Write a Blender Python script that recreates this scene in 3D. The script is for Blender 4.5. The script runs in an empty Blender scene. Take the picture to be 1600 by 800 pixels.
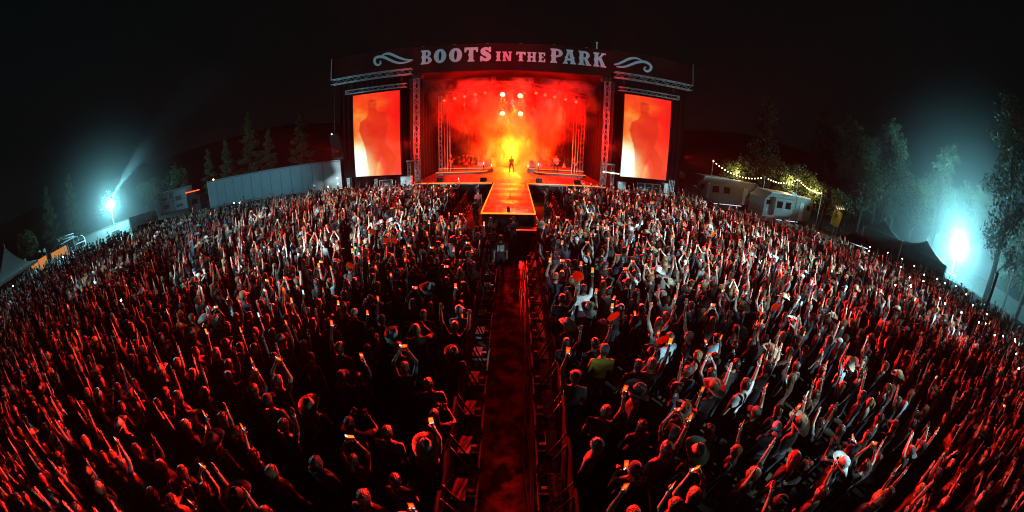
import bpy, bmesh, math, random
import numpy as np
from mathutils import Vector, Matrix, Euler

sc = bpy.context.scene
col = sc.collection
R = math.radians

# ------------------------------------------------------------------ camera
CAM_H, PITCH, ROLL = 5.6, R(21.0), R(1.1)
cam_data = bpy.data.cameras.new('camera')
cam = bpy.data.objects.new('camera', cam_data)
col.objects.link(cam)
fw = Vector((0, math.cos(PITCH), -math.sin(PITCH)))
rt = Vector((1, 0, 0))
up = rt.cross(fw)
rt2 = rt * math.cos(ROLL) + up * math.sin(ROLL)
up2 = up * math.cos(ROLL) - rt * math.sin(ROLL)
cam.matrix_world = Matrix(((rt2.x, up2.x, -fw.x, 0), (rt2.y, up2.y, -fw.y, 0),
                           (rt2.z, up2.z, -fw.z, CAM_H), (0, 0, 0, 1)))
cam_data.type = 'PANO'                       # the photograph is a full fisheye: 180 degrees across the width
cam_data.panorama_type = 'FISHEYE_LENS_POLYNOMIAL'
cam_data.fisheye_polynomial_k0 = 0.0
cam_data.fisheye_polynomial_k1 = -(math.pi / 2) / 18.0
cam_data.fisheye_polynomial_k2 = 0.0
cam_data.fisheye_polynomial_k3 = 0.0
cam_data.fisheye_polynomial_k4 = 0.0
cam_data.fisheye_fov = R(330)
cam_data.sensor_width = 36.0
cam_data.sensor_height = 18.0
cam_data.sensor_fit = 'HORIZONTAL'
cam_data.clip_start = 0.05
cam_data.clip_end = 2000
sc.camera = cam

# ------------------------------------------------------------------ night sky, exposure
world = bpy.data.worlds.new('World')
sc.world = world
world.use_nodes = True
wn = world.node_tree.nodes
bg = wn['Background']
bg.inputs['Color'].default_value = (0.15, 0.95, 1.0, 1)
bg.inputs['Strength'].default_value = 0.0024

sc.view_settings.view_transform = 'Standard'
sc.view_settings.look = 'None'
sc.view_settings.exposure = 0.0
sc.view_settings.gamma = 1.0
sc.render.engine = 'CYCLES'
cy = sc.cycles
cy.use_denoising = True
cy.max_bounces = 4
cy.diffuse_bounces = 0
cy.glossy_bounces = 2
cy.transmission_bounces = 2
cy.volume_bounces = 0
cy.transparent_max_bounces = 8
cy.sample_clamp_indirect = 3.0
cy.sample_clamp_direct = 0.0
cy.use_light_tree = True
cy.pixel_filter_type = 'BLACKMAN_HARRIS'
cy.filter_width = 1.1
cy.caustics_reflective = False
cy.caustics_refractive = False
cy.volume_step_rate = 2.0
cy.volume_max_steps = 128
sc.render.film_transparent = False

def spot(name, loc, target, power, color, angle, blend=0.5, radius=0.15, gobo=None, level=None):
    d = bpy.data.lights.new(name, 'SPOT')
    d.energy = power; d.color = color; d.spot_size = R(angle); d.spot_blend = blend; d.shadow_soft_size = radius
    o = bpy.data.objects.new(name, d); col.objects.link(o)
    o.location = loc
    o.rotation_euler = (Vector(target) - Vector(loc)).to_track_quat('-Z', 'Y').to_euler()
    if gobo or level:
        d.use_nodes = True
        nt = d.node_tree; n = nt.nodes; l = nt.links; em = n['Emission']; out = None
        if gobo:                               # a mottled gobo in the fixture
            tc = n.new('ShaderNodeTexCoord'); nz = n.new('ShaderNodeTexNoise'); rp = n.new('ShaderNodeMapRange')
            nz.inputs['Scale'].default_value = gobo; nz.inputs['Detail'].default_value = 2.0
            rp.inputs['From Min'].default_value = 0.47; rp.inputs['From Max'].default_value = 0.66
            rp.inputs['To Min'].default_value = 0.03; rp.inputs['To Max'].default_value = 1.8
            l.new(tc.outputs['Normal'], nz.inputs['Vector']); l.new(nz.outputs['Fac'], rp.inputs['Value']); out = rp.outputs['Result']
        if level:                              # asymmetric flood optics: the ground is lit evenly from near to far
            ge = n.new('ShaderNodeNewGeometry'); sp = n.new('ShaderNodeSeparateXYZ'); l.new(ge.outputs['Incoming'], sp.inputs[0])
            ab = n.new('ShaderNodeMath'); ab.operation = 'ABSOLUTE'; l.new(sp.outputs['Z'], ab.inputs[0])
            dv = n.new('ShaderNodeMath'); dv.operation = 'DIVIDE'; dv.inputs[0].default_value = level; l.new(ab.outputs[0], dv.inputs[1])
            pw = n.new('ShaderNodeMath'); pw.operation = 'POWER'; l.new(dv.outputs[0], pw.inputs[0]); pw.inputs[1].default_value = 2.0
            mn = n.new('ShaderNodeMath'); mn.operation = 'MINIMUM'; l.new(pw.outputs[0], mn.inputs[0]); mn.inputs[1].default_value = 1.3
            if out is None: out = mn.outputs[0]
            else:
                mu = n.new('ShaderNodeMath'); mu.operation = 'MULTIPLY'; l.new(out, mu.inputs[0]); l.new(mn.outputs[0], mu.inputs[1]); out = mu.outputs[0]
        l.new(out, em.inputs['Strength'])
    return o

def point(name, loc, power, color, radius=0.2):
    d = bpy.data.lights.new(name, 'POINT')
    d.energy = power; d.color = color; d.shadow_soft_size = radius
    o = bpy.data.objects.new(name, d); col.objects.link(o); o.location = loc
    return o

RED = (1.0, 0.001, 0.0005)
WASH = (1.0, 0.018, 0.012)
ORANGE = (1.0, 0.16, 0.01)
AMBER = (1.0, 0.38, 0.04)
COOL = (0.66, 0.94, 1.0)
TEAL = (0.30, 0.88, 1.0)
# front-of-house spots behind the camera, washing the backs of the crowd and the header
for k, (hx, hy, tx, ty, pw, an) in enumerate(((-13, -6, -6.0, 15.5, 66000, 28), (-13, -6, -13.5, 16.5, 44000, 27), (14, -6, 6.0, 14.5, 64000, 28), (15, -6, 13.0, 13.0, 52000, 29), (17, -6, 20.0, 7.0, 26000, 34), (10, -5, 6.5, 5.0, 11000, 46), (-16, -4, -25.0, 9.0, 16000, 28))):
    spot('house_spot', (hx, hy, 8.0), (tx, ty, 1.5), pw, COOL, an, 1.0, 0.12, 13.0 + 0.7*k)
for hx in (-12.5, -5.2, 3.6, 11.0):
    spot('house_spot', (0.5, -5.0, 10.0), (hx, 28.2, 13.3), 7600, (0.66, 0.90, 1.0) if hx < -3 else (0.82, 0.86, 1.0), 17, 0.8, 0.2)
spot('house_spot', (-3.0, -5.0, 9.5), (-28.0, 25.5, 3.4), 15000, (0.18, 0.72, 0.95), 30, 0.8, 0.15)
spot('house_spot', (3.0, -5.0, 9.5), (25.5, 27.5, 3.6), 4500, (0.95, 0.92, 0.95), 22, 0.8, 0.15)
# ------------------------------------------------------------------ helpers
class MB:
    def __init__(s):
        s.v = []; s.f = []; s.m = []
    def add(s, vs, fs, mi=0):
        b = len(s.v); s.v += [tuple(v) for v in vs]; s.f += [tuple(i + b for i in f) for f in fs]; s.m += [mi] * len(fs)
        return s
    def box(s, c, d, rot=None, mi=0):
        x, y, z = d[0] / 2, d[1] / 2, d[2] / 2
        vs = [Vector(p) for p in ((-x,-y,-z),(x,-y,-z),(x,y,-z),(-x,y,-z),(-x,-y,z),(x,-y,z),(x,y,z),(-x,y,z))]
        if rot is not None: vs = [rot @ v for v in vs]
        return s.add([v + Vector(c) for v in vs], [(3,2,1,0),(4,5,6,7),(0,1,5,4),(1,2,6,5),(2,3,7,6),(3,0,4,7)], mi)
    def tube(s, p0, p1, r0, r1=None, n=6, mi=0, caps=True):
        r1 = r0 if r1 is None else r1
        p0 = Vector(p0); p1 = Vector(p1); a = (p1 - p0).normalized()
        u = a.orthogonal().normalized(); w = a.cross(u)
        vs = []
        for p, r in ((p0, r0), (p1, r1)):
            vs += [p + (u * math.cos(2*math.pi*k/n) + w * math.sin(2*math.pi*k/n)) * r for k in range(n)]
        fs = [(k, (k+1) % n, n + (k+1) % n, n + k) for k in range(n)]
        if caps: fs += [tuple(reversed(range(n))), tuple(range(n, 2*n))]
        return s.add(vs, fs, mi)
    def path(s, pts, r, n=5, mi=0, closed=False):
        pts = [Vector(p) for p in pts]; vs = []; fs = []
        rr = r if isinstance(r, (list, tuple)) else [r] * len(pts)
        for i, p in enumerate(pts):
            a = (pts[min(i+1, len(pts)-1)] - pts[max(i-1, 0)]).normalized()
            u = a.cross(Vector((0.31, 0.2, 0.93))).normalized(); w = a.cross(u)
            vs += [p + (u * math.cos(2*math.pi*k/n) + w * math.sin(2*math.pi*k/n)) * rr[i] for k in range(n)]
        for i in range(len(pts) - 1):
            fs += [(i*n + k, i*n + (k+1) % n, (i+1)*n + (k+1) % n, (i+1)*n + k) for k in range(n)]
        fs += [tuple(reversed(range(n))), tuple(range((len(pts)-1)*n, len(pts)*n))]
        return s.add(vs, fs, mi)
    def lathe(s, prof, c=(0,0,0), n=16, mi=0, rot=None, sx=1, sy=1):
        vs = []; fs = []; c = Vector(c)
        for r, z in prof:
            for k in range(n):
                v = Vector((r*sx*math.cos(2*math.pi*k/n), r*sy*math.sin(2*math.pi*k/n), z))
                vs.append((rot @ v if rot is not None else v) + c)
        for i in range(len(prof) - 1):
            fs += [(i*n + k, i*n + (k+1) % n, (i+1)*n + (k+1) % n, (i+1)*n + k) for k in range(n)]
        if prof[0][0] > 1e-6: fs.append(tuple(reversed(range(n))))
        if prof[-1][0] > 1e-6: fs.append(tuple(range((len(prof)-1)*n, len(prof)*n)))
        return s.add(vs, fs, mi)
    def ball(s, c, r, n=10, m=6, mi=0):
        r = r if isinstance(r, (tuple, list)) else (r, r, r)
        vs = [(c[0], c[1], c[2] - r[2])]; fs = []
        for i in range(1, m):
            t = -math.pi/2 + math.pi*i/m
            vs += [(c[0] + r[0]*math.cos(t)*math.cos(2*math.pi*k/n), c[1] + r[1]*math.cos(t)*math.sin(2*math.pi*k/n), c[2] + r[2]*math.sin(t)) for k in range(n)]
        vs.append((c[0], c[1], c[2] + r[2])); L = len(vs) - 1
        fs += [(0, 1 + (k+1) % n, 1 + k) for k in range(n)]
        for i in range(m - 2):
            b = 1 + i*n
            fs += [(b + k, b + (k+1) % n, b + n + (k+1) % n, b + n + k) for k in range(n)]
        b = 1 + (m-2)*n
        fs += [(b + k, b + (k+1) % n, L) for k in range(n)]
        return s.add(vs, fs, mi)
    def prism(s, poly, y0, y1, mi=0):
        """a polygon in x,z extruded along y; the front faces -y"""
        n = len(poly)
        vs = [(x, y0, z) for x, z in poly] + [(x, y1, z) for x, z in poly]
        fs = [tuple(range(n)), tuple(range(2*n-1, n-1, -1))] + [((k+1) % n, k, n + k, n + (k+1) % n) for k in range(n)]
        return s.add(vs, fs, mi)
    def mesh(s, name, mats, smooth=False):
        me = bpy.data.meshes.new(name)
        me.from_pydata(s.v, [], s.f)
        for m in (mats if isinstance(mats, (list, tuple)) else [mats]): me.materials.append(m)
        if any(s.m): me.polygons.foreach_set('material_index', s.m)
        if smooth: me.polygons.foreach_set('use_smooth', [True] * len(me.polygons))
        bm = bmesh.new(); bm.from_mesh(me); bmesh.ops.recalc_face_normals(bm, faces=bm.faces); bm.to_mesh(me); bm.free()
        me.update()
        return me
    def build(s, name, mats, parent=None, smooth=False, loc=None):
        return link(name, s.mesh(name, mats, smooth), parent, loc)

def link(name, me, parent=None, loc=None, rot=None):
    o = bpy.data.objects.new(name, me); col.objects.link(o)
    if parent is not None: o.parent = parent
    if loc is not None: o.location = loc
    if rot is not None: o.rotation_euler = rot
    return o

def tag(o, label, cat, group=None, kind=None):
    o['label'] = label; o['category'] = cat
    if group: o['group'] = group
    if kind: o['kind'] = kind
    return o

def thing(name, label, cat, loc=(0,0,0), rz=0.0, group=None):
    o = bpy.data.objects.new(name, None); col.objects.link(o)
    o.location = loc; o.rotation_euler = (0, 0, rz); o.empty_display_size = 0.2
    return tag(o, label, cat, group)

def structure(o):
    o['kind'] = 'structure'; return o

def cat_rom(pts, k=6):
    pts = [Vector(p) for p in pts]; out = []
    P = [pts[0]*2 - pts[1]] + pts + [pts[-1]*2 - pts[-2]]
    for i in range(1, len(P) - 2):
        for j in range(k):
            t = j / k
            out.append(0.5*((2*P[i]) + (-P[i-1] + P[i+1])*t + (2*P[i-1] - 5*P[i] + 4*P[i+1] - P[i+2])*t*t + (-P[i-1] + 3*P[i] - 3*P[i+1] + P[i+2])*t**3))
    out.append(P[-2]); return out

# ------------------------------------------------------------------ materials
def mat(name, c, rough=0.6, metal=0.0, var=0.25, scale=6.0, bump=0.0, c2=None, spec=0.5, coords='Object', sharp=None):
    m = bpy.data.materials.new(name); m.use_nodes = True
    nt = m.node_tree; n = nt.nodes; l = nt.links; b = n['Principled BSDF']
    b.inputs['Roughness'].default_value = rough; b.inputs['Metallic'].default_value = metal
    b.inputs['Specular IOR Level'].default_value = spec
    tc = n.new('ShaderNodeTexCoord'); nz = n.new('ShaderNodeTexNoise'); mx = n.new('ShaderNodeMix'); mx.data_type = 'RGBA'
    nz.inputs['Scale'].default_value = scale; nz.inputs['Detail'].default_value = 5.0
    l.new(tc.outputs[coords], nz.inputs['Vector'])
    if sharp:
        mr = n.new('ShaderNodeMapRange'); mr.inputs['From Min'].default_value, mr.inputs['From Max'].default_value = sharp; l.new(nz.outputs['Fac'], mr.inputs['Value']); l.new(mr.outputs['Result'], mx.inputs[0])
    else: l.new(nz.outputs['Fac'], mx.inputs[0])
    lo = [x*(1-var) for x in c]; hi = [min(1, x*(1+var)) for x in (c2 or c)]
    mx.inputs[6].default_value = (*lo, 1); mx.inputs[7].default_value = (*hi, 1)
    l.new(mx.outputs[2], b.inputs['Base Color'])
    if bump:
        bp = n.new('ShaderNodeBump'); bp.inputs['Strength'].default_value = bump; bp.inputs['Distance'].default_value = 0.05
        l.new(nz.outputs['Fac'], bp.inputs['Height']); l.new(bp.outputs['Normal'], b.inputs['Normal'])
    return m

def emit(name, c, strength, sample=False):
    m = bpy.data.materials.new(name); m.use_nodes = True
    nt = m.node_tree; n = nt.nodes; b = n['Principled BSDF']
    b.inputs['Base Color'].default_value = (0.02, 0.02, 0.02, 1)
    b.inputs['Emission Color'].default_value = (*c, 1); b.inputs['Emission Strength'].default_value = strength
    m.cycles.emission_sampling = 'AUTO' if sample else 'NONE'
    return m

def emit_attr(name, strength, sample=False, attr='Col'):
    m = bpy.data.materials.new(name); m.use_nodes = True
    nt = m.node_tree; n = nt.nodes; b = n['Principled BSDF']
    b.inputs['Base Color'].default_value = (0.02, 0.02, 0.02, 1); b.inputs['Roughness'].default_value = 0.3
    a = n.new('ShaderNodeAttribute'); a.attribute_name = attr
    nt.links.new(a.outputs['Color'], b.inputs['Emission Color']); b.inputs['Emission Strength'].default_value = strength
    m.cycles.emission_sampling = 'AUTO' if sample else 'NONE'
    return m

M = dict(
    grass=mat('grass', (0.022, 0.032, 0.013), 0.95, 0, 0.6, 3.0, 0.6, (0.034, 0.03, 0.016)),
    dirt=mat('dirt', (0.02, 0.014, 0.010), 1.0, 0, 0.7, 2.6, 1.0, (0.075, 0.052, 0.034), spec=0.1, sharp=(0.42, 0.62)),
    black=mat('black_cloth', (0.007, 0.007, 0.0075), 0.95, 0, 0.3, 3.0, 0.2, spec=0.1),
    black_metal=mat('black_metal', (0.02, 0.02, 0.021), 0.45, 0.4, 0.3),
    alu=mat('aluminium', (0.50, 0.51, 0.52), 0.45, 0.35, 0.2, 20),
    plate=mat('checker_plate', (0.62, 0.62, 0.62), 0.6, 0.1, 0.35, 14, 0.3),
    deck=mat('deck_ply', (0.055, 0.048, 0.045), 0.5, 0, 0.5, 1.6, 0.1),
    deck_lit=mat('deck_ply_lit', (0.10, 0.085, 0.075), 0.35, 0, 0.5, 1.3, 0.1),  # lighter ply on alternate runway panels paints in bands of light
    banner=mat('printed_banner', (0.020, 0.009, 0.008), 1.0, 0, 0.5, 0.5, 0, (0.034, 0.013, 0.010), spec=0.03),
    letter=mat('letter_lit_tint', (0.46, 0.62, 0.72), 0.6, 0, 0.1, 0.8, 0, (0.74, 0.66, 0.66)),  # pale blue and warm patches paint coloured light onto the letters
    flourish=mat('flourish_print', (0.50, 0.66, 0.72), 0.6, 0, 0.1, 1.0),
    white=mat('white_paint', (0.72, 0.74, 0.74), 0.45, 0, 0.12, 1.5, 0, (0.62, 0.64, 0.64)),
    trailer=mat('trailer_skin', (0.52, 0.56, 0.58), 0.4, 0.1, 0.12, 1.2, 0.02),
    grey=mat('grey_paint', (0.24, 0.25, 0.26), 0.6, 0, 0.2, 3),
    tan=mat('tan_panel', (0.27, 0.24, 0.20), 0.55, 0, 0.12, 2),
    dark=mat('dark_rubber', (0.018, 0.018, 0.018), 0.8),
    glass=mat('dark_glass', (0.01, 0.012, 0.014), 0.08, 0, 0.1),
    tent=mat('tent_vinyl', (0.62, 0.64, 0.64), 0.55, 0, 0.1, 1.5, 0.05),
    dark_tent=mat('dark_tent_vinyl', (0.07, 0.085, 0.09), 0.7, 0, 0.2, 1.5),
    fence=mat('fence_panel', (0.60, 0.62, 0.60), 0.7, 0, 0.15, 1.2),
    scrim=mat('fence_scrim', (0.075, 0.07, 0.06), 0.9, 0, 0.35, 2.0, 0.3),
    wood=mat('stall_wood', (0.34, 0.19, 0.09), 0.6, 0, 0.3, 4),
    yellow=mat('yellow_vinyl', (0.72, 0.44, 0.06), 0.6, 0, 0.1, 2),
    bark=mat('bark', (0.07, 0.05, 0.035), 0.95, 0, 0.5, 12, 0.6),
    leaf=mat('leaf', (0.035, 0.075, 0.022), 0.7, 0, 0.6, 1.2, 0, (0.07, 0.11, 0.035)),
    leaf2=mat('leaf_pale', (0.06, 0.095, 0.045), 0.7, 0, 0.5, 1.2, 0, (0.09, 0.12, 0.06)),
    hill=mat('hill_scrub', (0.008, 0.014, 0.007), 0.95, 0, 0.6, 0.3, 0.5),
    drum=mat('drum_shell', (0.35, 0.05, 0.04), 0.25, 0.0, 0.2, 5),
    brass=mat('brass', (0.70, 0.48, 0.16), 0.3, 0.9, 0.2, 9),
    guitar=mat('guitar_wood', (0.45, 0.20, 0.07), 0.25, 0, 0.3, 6),
    cable=mat('black_cable', (0.11, 0.10, 0.10), 0.32, 0, 0.3),
    shirt_print=mat('shirt_print', (0.75, 0.80, 0.80), 0.8, 0, 0.05),
)
M['led_edge'] = emit('led_edge', (1.0, 0.20, 0.015), 2.2)
M['blinder'] = emit('blinder_lens', (1.0, 0.62, 0.18), 30)
M['lens_red'] = emit('lens_red', (1.0, 0.10, 0.02), 2.5)
M['lens_white'] = emit('lens_white', (0.75, 0.9, 1.0), 4)
M['tower_lens'] = emit('tower_lens', (0.70, 0.97, 1.0), 60)
M['bulb'] = emit('warm_bulb', (1.0, 0.72, 0.30), 9)
M['tube_light'] = emit('tube_light', (1.0, 0.85, 0.55), 3.5)
M['underglow'] = emit('underglow', (0.55, 0.80, 1.0), 1.6)
M['menu'] = emit('lit_menu_board', (1.0, 0.36, 0.08), 0.55)
M['screen'] = emit_attr('led_screen', 1.0, True)

def truss(parent, p0, p1, size=0.4, bay=0.6, r=0.028, faces=(0, 1, 2, 3), split=False, m=None):
    """a box truss: four chords, lattice between them"""
    m = m or M['alu']
    p0 = Vector(p0); p1 = Vector(p1); a = (p1 - p0); L = a.length; a.normalize()
    u = (Vector((0, 1, 0)) if abs(a.y) < 0.9 else Vector((1, 0, 0)))
    u = (u - a*u.dot(a)).normalized(); w = a.cross(u); h = size/2
    cor = [u*sx*h + w*sy*h for sx, sy in ((-1,-1),(1,-1),(1,1),(-1,1))]
    for c in cor:
        MB().tube(p0 + c, p1 + c, r, n=6).build('chord', m, parent, True)
    nb = max(1, round(L/bay)); allb = MB()
    for f in faces:
        ca, cb = cor[f], cor[(f+1) % 4]
        for i in range(nb):
            t0, t1 = L*i/nb, L*(i+1)/nb
            q = (ca, cb) if i % 2 == 0 else (cb, ca)
            b = MB() if split else allb
            b.tube(p0 + a*t0 + q[0], p0 + a*t1 + q[1], r*0.55, n=5, caps=False)
            if split: b.build('brace', m, parent, True)
    if not split:
        o = allb.build('bracing', m, parent, True); o['kind'] = 'stuff'
# ------------------------------------------------------------------ ground
SX, SY, DZ = -0.3, 28.6, 1.5          # stage centre, front edge, deck height
g = MB(); N = 40
gv = []
for j in range(N + 1):
    for i in range(N + 1):
        x = -160 + 320*i/N; y = -60 + 260*j/N
        d = max(0.0, max(y - 62, 0)*0.10 + max(abs(x) - 62, 0)*0.12)
        gv.append((x, y, d + 0.04*math.sin(x*0.35)*math.cos(y*0.3) - 0.05))
g.add(gv, [(j*(N+1)+i, j*(N+1)+i+1, (j+1)*(N+1)+i+1, (j+1)*(N+1)+i) for j in range(N) for i in range(N)])
structure(g.build('ground', M['grass'], smooth=True))
rng = random.Random(4)
p = MB(); NX, NY = 10, 90
pv = [(-0.95 + 1.9*i/NX, -1 + 17.6*j/NY, 0.03 + 0.022*rng.random() + 0.012*math.sin(i*0.9)) for j in range(NY+1) for i in range(NX+1)]
p.add(pv, [(j*(NX+1)+i, j*(NX+1)+i+1, (j+1)*(NX+1)+i+1, (j+1)*(NX+1)+i) for j in range(NY) for i in range(NX)])
structure(p.build('path', M['dirt'], smooth=True))

# cables along the aisle
words = ['closest to the barricade', 'second from the barricade', 'middle one of five', 'fourth from the barricade', 'innermost of five']
for k in range(5):
    x0 = 0.52 - 0.045*k; ph = k*1.7
    pts = [(x0 + 0.035*math.sin(y*1.1 + ph) + 0.02*math.sin(y*2.7 + 2*ph), y, 0.085 + 0.012*math.sin(y*3+ph)) for y in np.arange(0.8, 14.5, 0.22)]
    tag(MB().path(pts, 0.013 + 0.003*(k % 2), 5).build('cable', M['cable'], smooth=True),
        'black cable snaking along the right edge of the aisle, ' + words[k], 'cable', 'cables along the aisle')

# ------------------------------------------------------------------ stage
st = thing('stage_platform', 'dark stage platform with black skirt and glowing orange front edge', 'stage', (SX, SY, 0))
MB().box((0, 8.0, DZ - 0.1), (17.2, 16.0, 0.2)).build('deck', M['deck'], st)
MB().box((0, 0.06, DZ/2 - 0.12), (17.1, 0.06, DZ - 0.24)).build('skirt', M['black'], st)
for s in (-1, 1):
    x0, x1 = (1.6, 8.62) if s > 0 else (-8.62, -1.6)
    MB().box(((x0+x1)/2, -0.03, DZ - 0.03), (x1-x0, 0.05, 0.075)).build('light_strip', M['led_edge'], st)
    w = MB().box((s*12.3, 3.4, DZ - 0.35), (7.2, 6.8, 0.2)).build('wing_deck', M['deck'], st)
    MB().box((s*12.3, 0.06, 0.52), (7.1, 0.05, 0.98)).build('wing_skirt', M['black'], st)
    MB().box((s*12.3, -0.02, DZ - 0.33), (7.2, 0.05, 0.07)).build('wing_edge', M['alu'], st)

rw = thing('runway', 'catwalk runway jutting into the crowd with glowing orange edges', 'runway', (SX + 0.05, 0, 0))
RW, RY0 = 1.43, 17.2
npan = 9
for i in range(npan):
    y0 = RY0 + (SY - RY0)*i/npan; y1 = RY0 + (SY - RY0)*(i+1)/npan
    for s in (-1, 1):
        MB().box((s*RW*0.5, (y0+y1)/2, DZ - 0.06 - 0.002*((i+s) % 2)), (RW - 0.014, y1-y0-0.02, 0.1)).build('deck_panel', M['deck' if i % 2 else 'deck_lit'], rw)
for s in (-1, 1):
    MB().box((s*(RW + 0.035), (RY0+SY)/2, DZ - 0.03), (0.055, SY-RY0, 0.075)).build('light_strip', M['led_edge'], rw)
    MB().box((s*(RW - 0.03), (RY0+SY)/2, DZ/2 - 0.09), (0.04, SY-RY0-0.1, DZ - 0.2)).build('side_skirt', M['black'], rw)
MB().box((0, RY0 - 0.035, DZ - 0.03), (2*RW + 0.1, 0.055, 0.075)).build('light_strip', M['led_edge'], rw)
MB().box((0, RY0 + 0.04, DZ/2 - 0.09), (2*RW - 0.1, 0.04, DZ - 0.2)).build('front_skirt', M['black'], rw)
w = MB().box((0, 0, 0.13), (0.2, 0.16, 0.26)).box((0, -0.03, 0.29), (0.12, 0.05, 0.09))
tag(w.build('stage_light', M['black_metal'], loc=(SX + 0.05, RY0 + 0.15, DZ)), 'small black light standing at the front edge of the runway', 'stage light')
c = thing('equipment_case', 'dark wheeled equipment case parked below the runway end', 'case', (0.75, 16.1, 0.05))
MB().box((0, 0, 0.5), (1.3, 0.7, 0.8)).build('case_body', M['black_metal'], c)
for x in (-0.655, 0.655): MB().box((x, 0, 0.5), (0.03, 0.74, 0.84)).build('edge_trim', M['alu'], c)
for z in (0.1, 0.9): MB().box((0, -0.36, z), (1.28, 0.03, 0.03)).build('edge_trim', M['alu'], c)
for x in (-0.5, 0.5): MB().tube((x-0.03, 0, 0.05), (x+0.03, 0, 0.05), 0.05, n=10).build('wheel', M['dark'], c)

# risers
for s, nm in ((-1, 'left'), (1, 'right')):
    r = thing('stage_riser', 'two-step band riser with lit orange edges on the %s of the singer' % nm, 'riser', (SX, 0, DZ))
    front = [(s*2.6, 36.2), (s*3.4, 35.2), (s*8.0, 34.4), (s*8.0, 36.4), (s*2.6, 36.9)]
    back = [(s*2.0, 37.2), (s*8.2, 36.5), (s*8.2, 41.0), (s*2.0, 41.0)]
    for poly, h, nmx in ((front, 0.28, 'step'), (back, 0.5, 'platform')):
        q = poly if s > 0 else poly[::-1]; n = len(q)
        b = MB().add([(x, y, 0) for x, y in q] + [(x, y, h) for x, y in q], [tuple(range(n))[::-1], tuple(range(n, 2*n))] + [(k, (k+1) % n, n+(k+1) % n, n+k) for k in range(n)])
        b.build(nmx, M['deck'], r)
    e = MB()
    for (xa, ya), (xb, yb) in ((front[0], front[1]), (front[1], front[2])):
        MB().tube((xa, ya-0.03, 0.25), (xb, yb-0.03, 0.25), 0.03, n=6).build('edge_light', M['led_edge'], r)
    MB().tube((back[0][0], back[0][1]-0.03, 0.47), (back[1][0], back[1][1]-0.03, 0.47), 0.03, n=6).build('edge_light', M['led_edge'], r)
for k, (x, y) in enumerate(((-6.4, 29.3), (-2.4, 29.4), (2.6, 29.4), (6.1, 29.3))):
    b = MB().add([(-0.3,-0.22,0),(0.3,-0.22,0),(0.3,0.22,0),(-0.3,0.22,0),(-0.3,0.02,0.36),(0.3,0.02,0.36),(0.3,0.22,0.36),(-0.3,0.22,0.36)],
                 [(3,2,1,0),(4,5,6,7),(0,1,5,4),(1,2,6,5),(2,3,7,6),(3,0,4,7)])
    o = b.build('monitor_wedge', M['black_metal'], loc=(SX + x, y, DZ))
    tag(o, 'black monitor wedge on the stage front, ' + ('leftmost of four', 'just left of the runway', 'just right of the runway', 'rightmost of four')[k], 'speaker', 'monitor wedges')

# roof and sides
rf = thing('stage_roof', 'arched black stage roof skin over the red-lit stage', 'stage roof', (SX, 0, 0))
b = MB()
rp = [(-8.6, 11.3), (-4.5, 12.3), (0, 12.9), (4.5, 12.3), (8.6, 11.3)]
for (xa, za), (xb, zb) in zip(rp[:-1], rp[1:]):
    MB().add([(xa, 28.7, za), (xb, 28.7, zb), (xb, 44.4, zb), (xa, 44.4, za), (xa, 28.7, za+0.12), (xb, 28.7, zb+0.12), (xb, 44.4, zb+0.12), (xa, 44.4, za+0.12)],
             [(3,2,1,0),(4,5,6,7),(0,1,5,4),(1,2,6,5),(2,3,7,6),(3,0,4,7)]).build('roof_panel', M['black'], rf)
bk = MB(); nseg = 60
for i in range(nseg):
    xa, xb = -8.6 + 17.2*i/nseg, -8.6 + 17.2*(i+1)/nseg
    ya, yb = 44.2 + 0.10*(i % 2), 44.2 + 0.10*((i+1) % 2)
    bk.add([(xa, ya, 0.3), (xb, yb, 0.3), (xb, yb, 11.6), (xa, ya, 11.6)], [(0, 1, 2, 3)])
tag(bk.build('backdrop_curtain', M['black'], loc=(SX, 0, 0)), 'black pleated curtain closing the back of the stage behind the smoke', 'curtain')
for s, nm in ((-1, 'left'), (1, 'right')):
    b = MB(); nseg = 24
    for i in range(nseg):
        ya, yb = 29.4 + 14.6*i/nseg, 29.4 + 14.6*(i+1)/nseg
        xa, xb = 0.08*(i % 2), 0.08*((i+1) % 2)
        b.add([(xa, ya, 0.3), (xb, yb, 0.3), (xb, yb, 11.2), (xa, ya, 11.2)], [(0, 1, 2, 3)])
    tag(b.build('side_curtain', M['black'], loc=(SX + s*9.2, 0, 0)), 'black curtain masking the %s side of the stage' % nm, 'curtain')
    # masking behind the video screen
    b = MB(); nseg = 28
    for i in range(nseg):
        xa, xb = s*(9.4 + 7.4*i/nseg), s*(9.4 + 7.4*(i+1)/nseg)
        ya, yb = 29.9 + 0.07*(i % 2), 29.9 + 0.07*((i+1) % 2)
        b.add([(xa, ya, 1.2), (xb, yb, 1.2), (xb, yb, 11.9), (xa, ya, 11.9)], [(0, 1, 2, 3)])
    tag(b.build('wing_curtain', M['black'], loc=(SX, 0, 0)), 'black curtain hanging behind the %s video screen' % nm, 'curtain')

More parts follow.
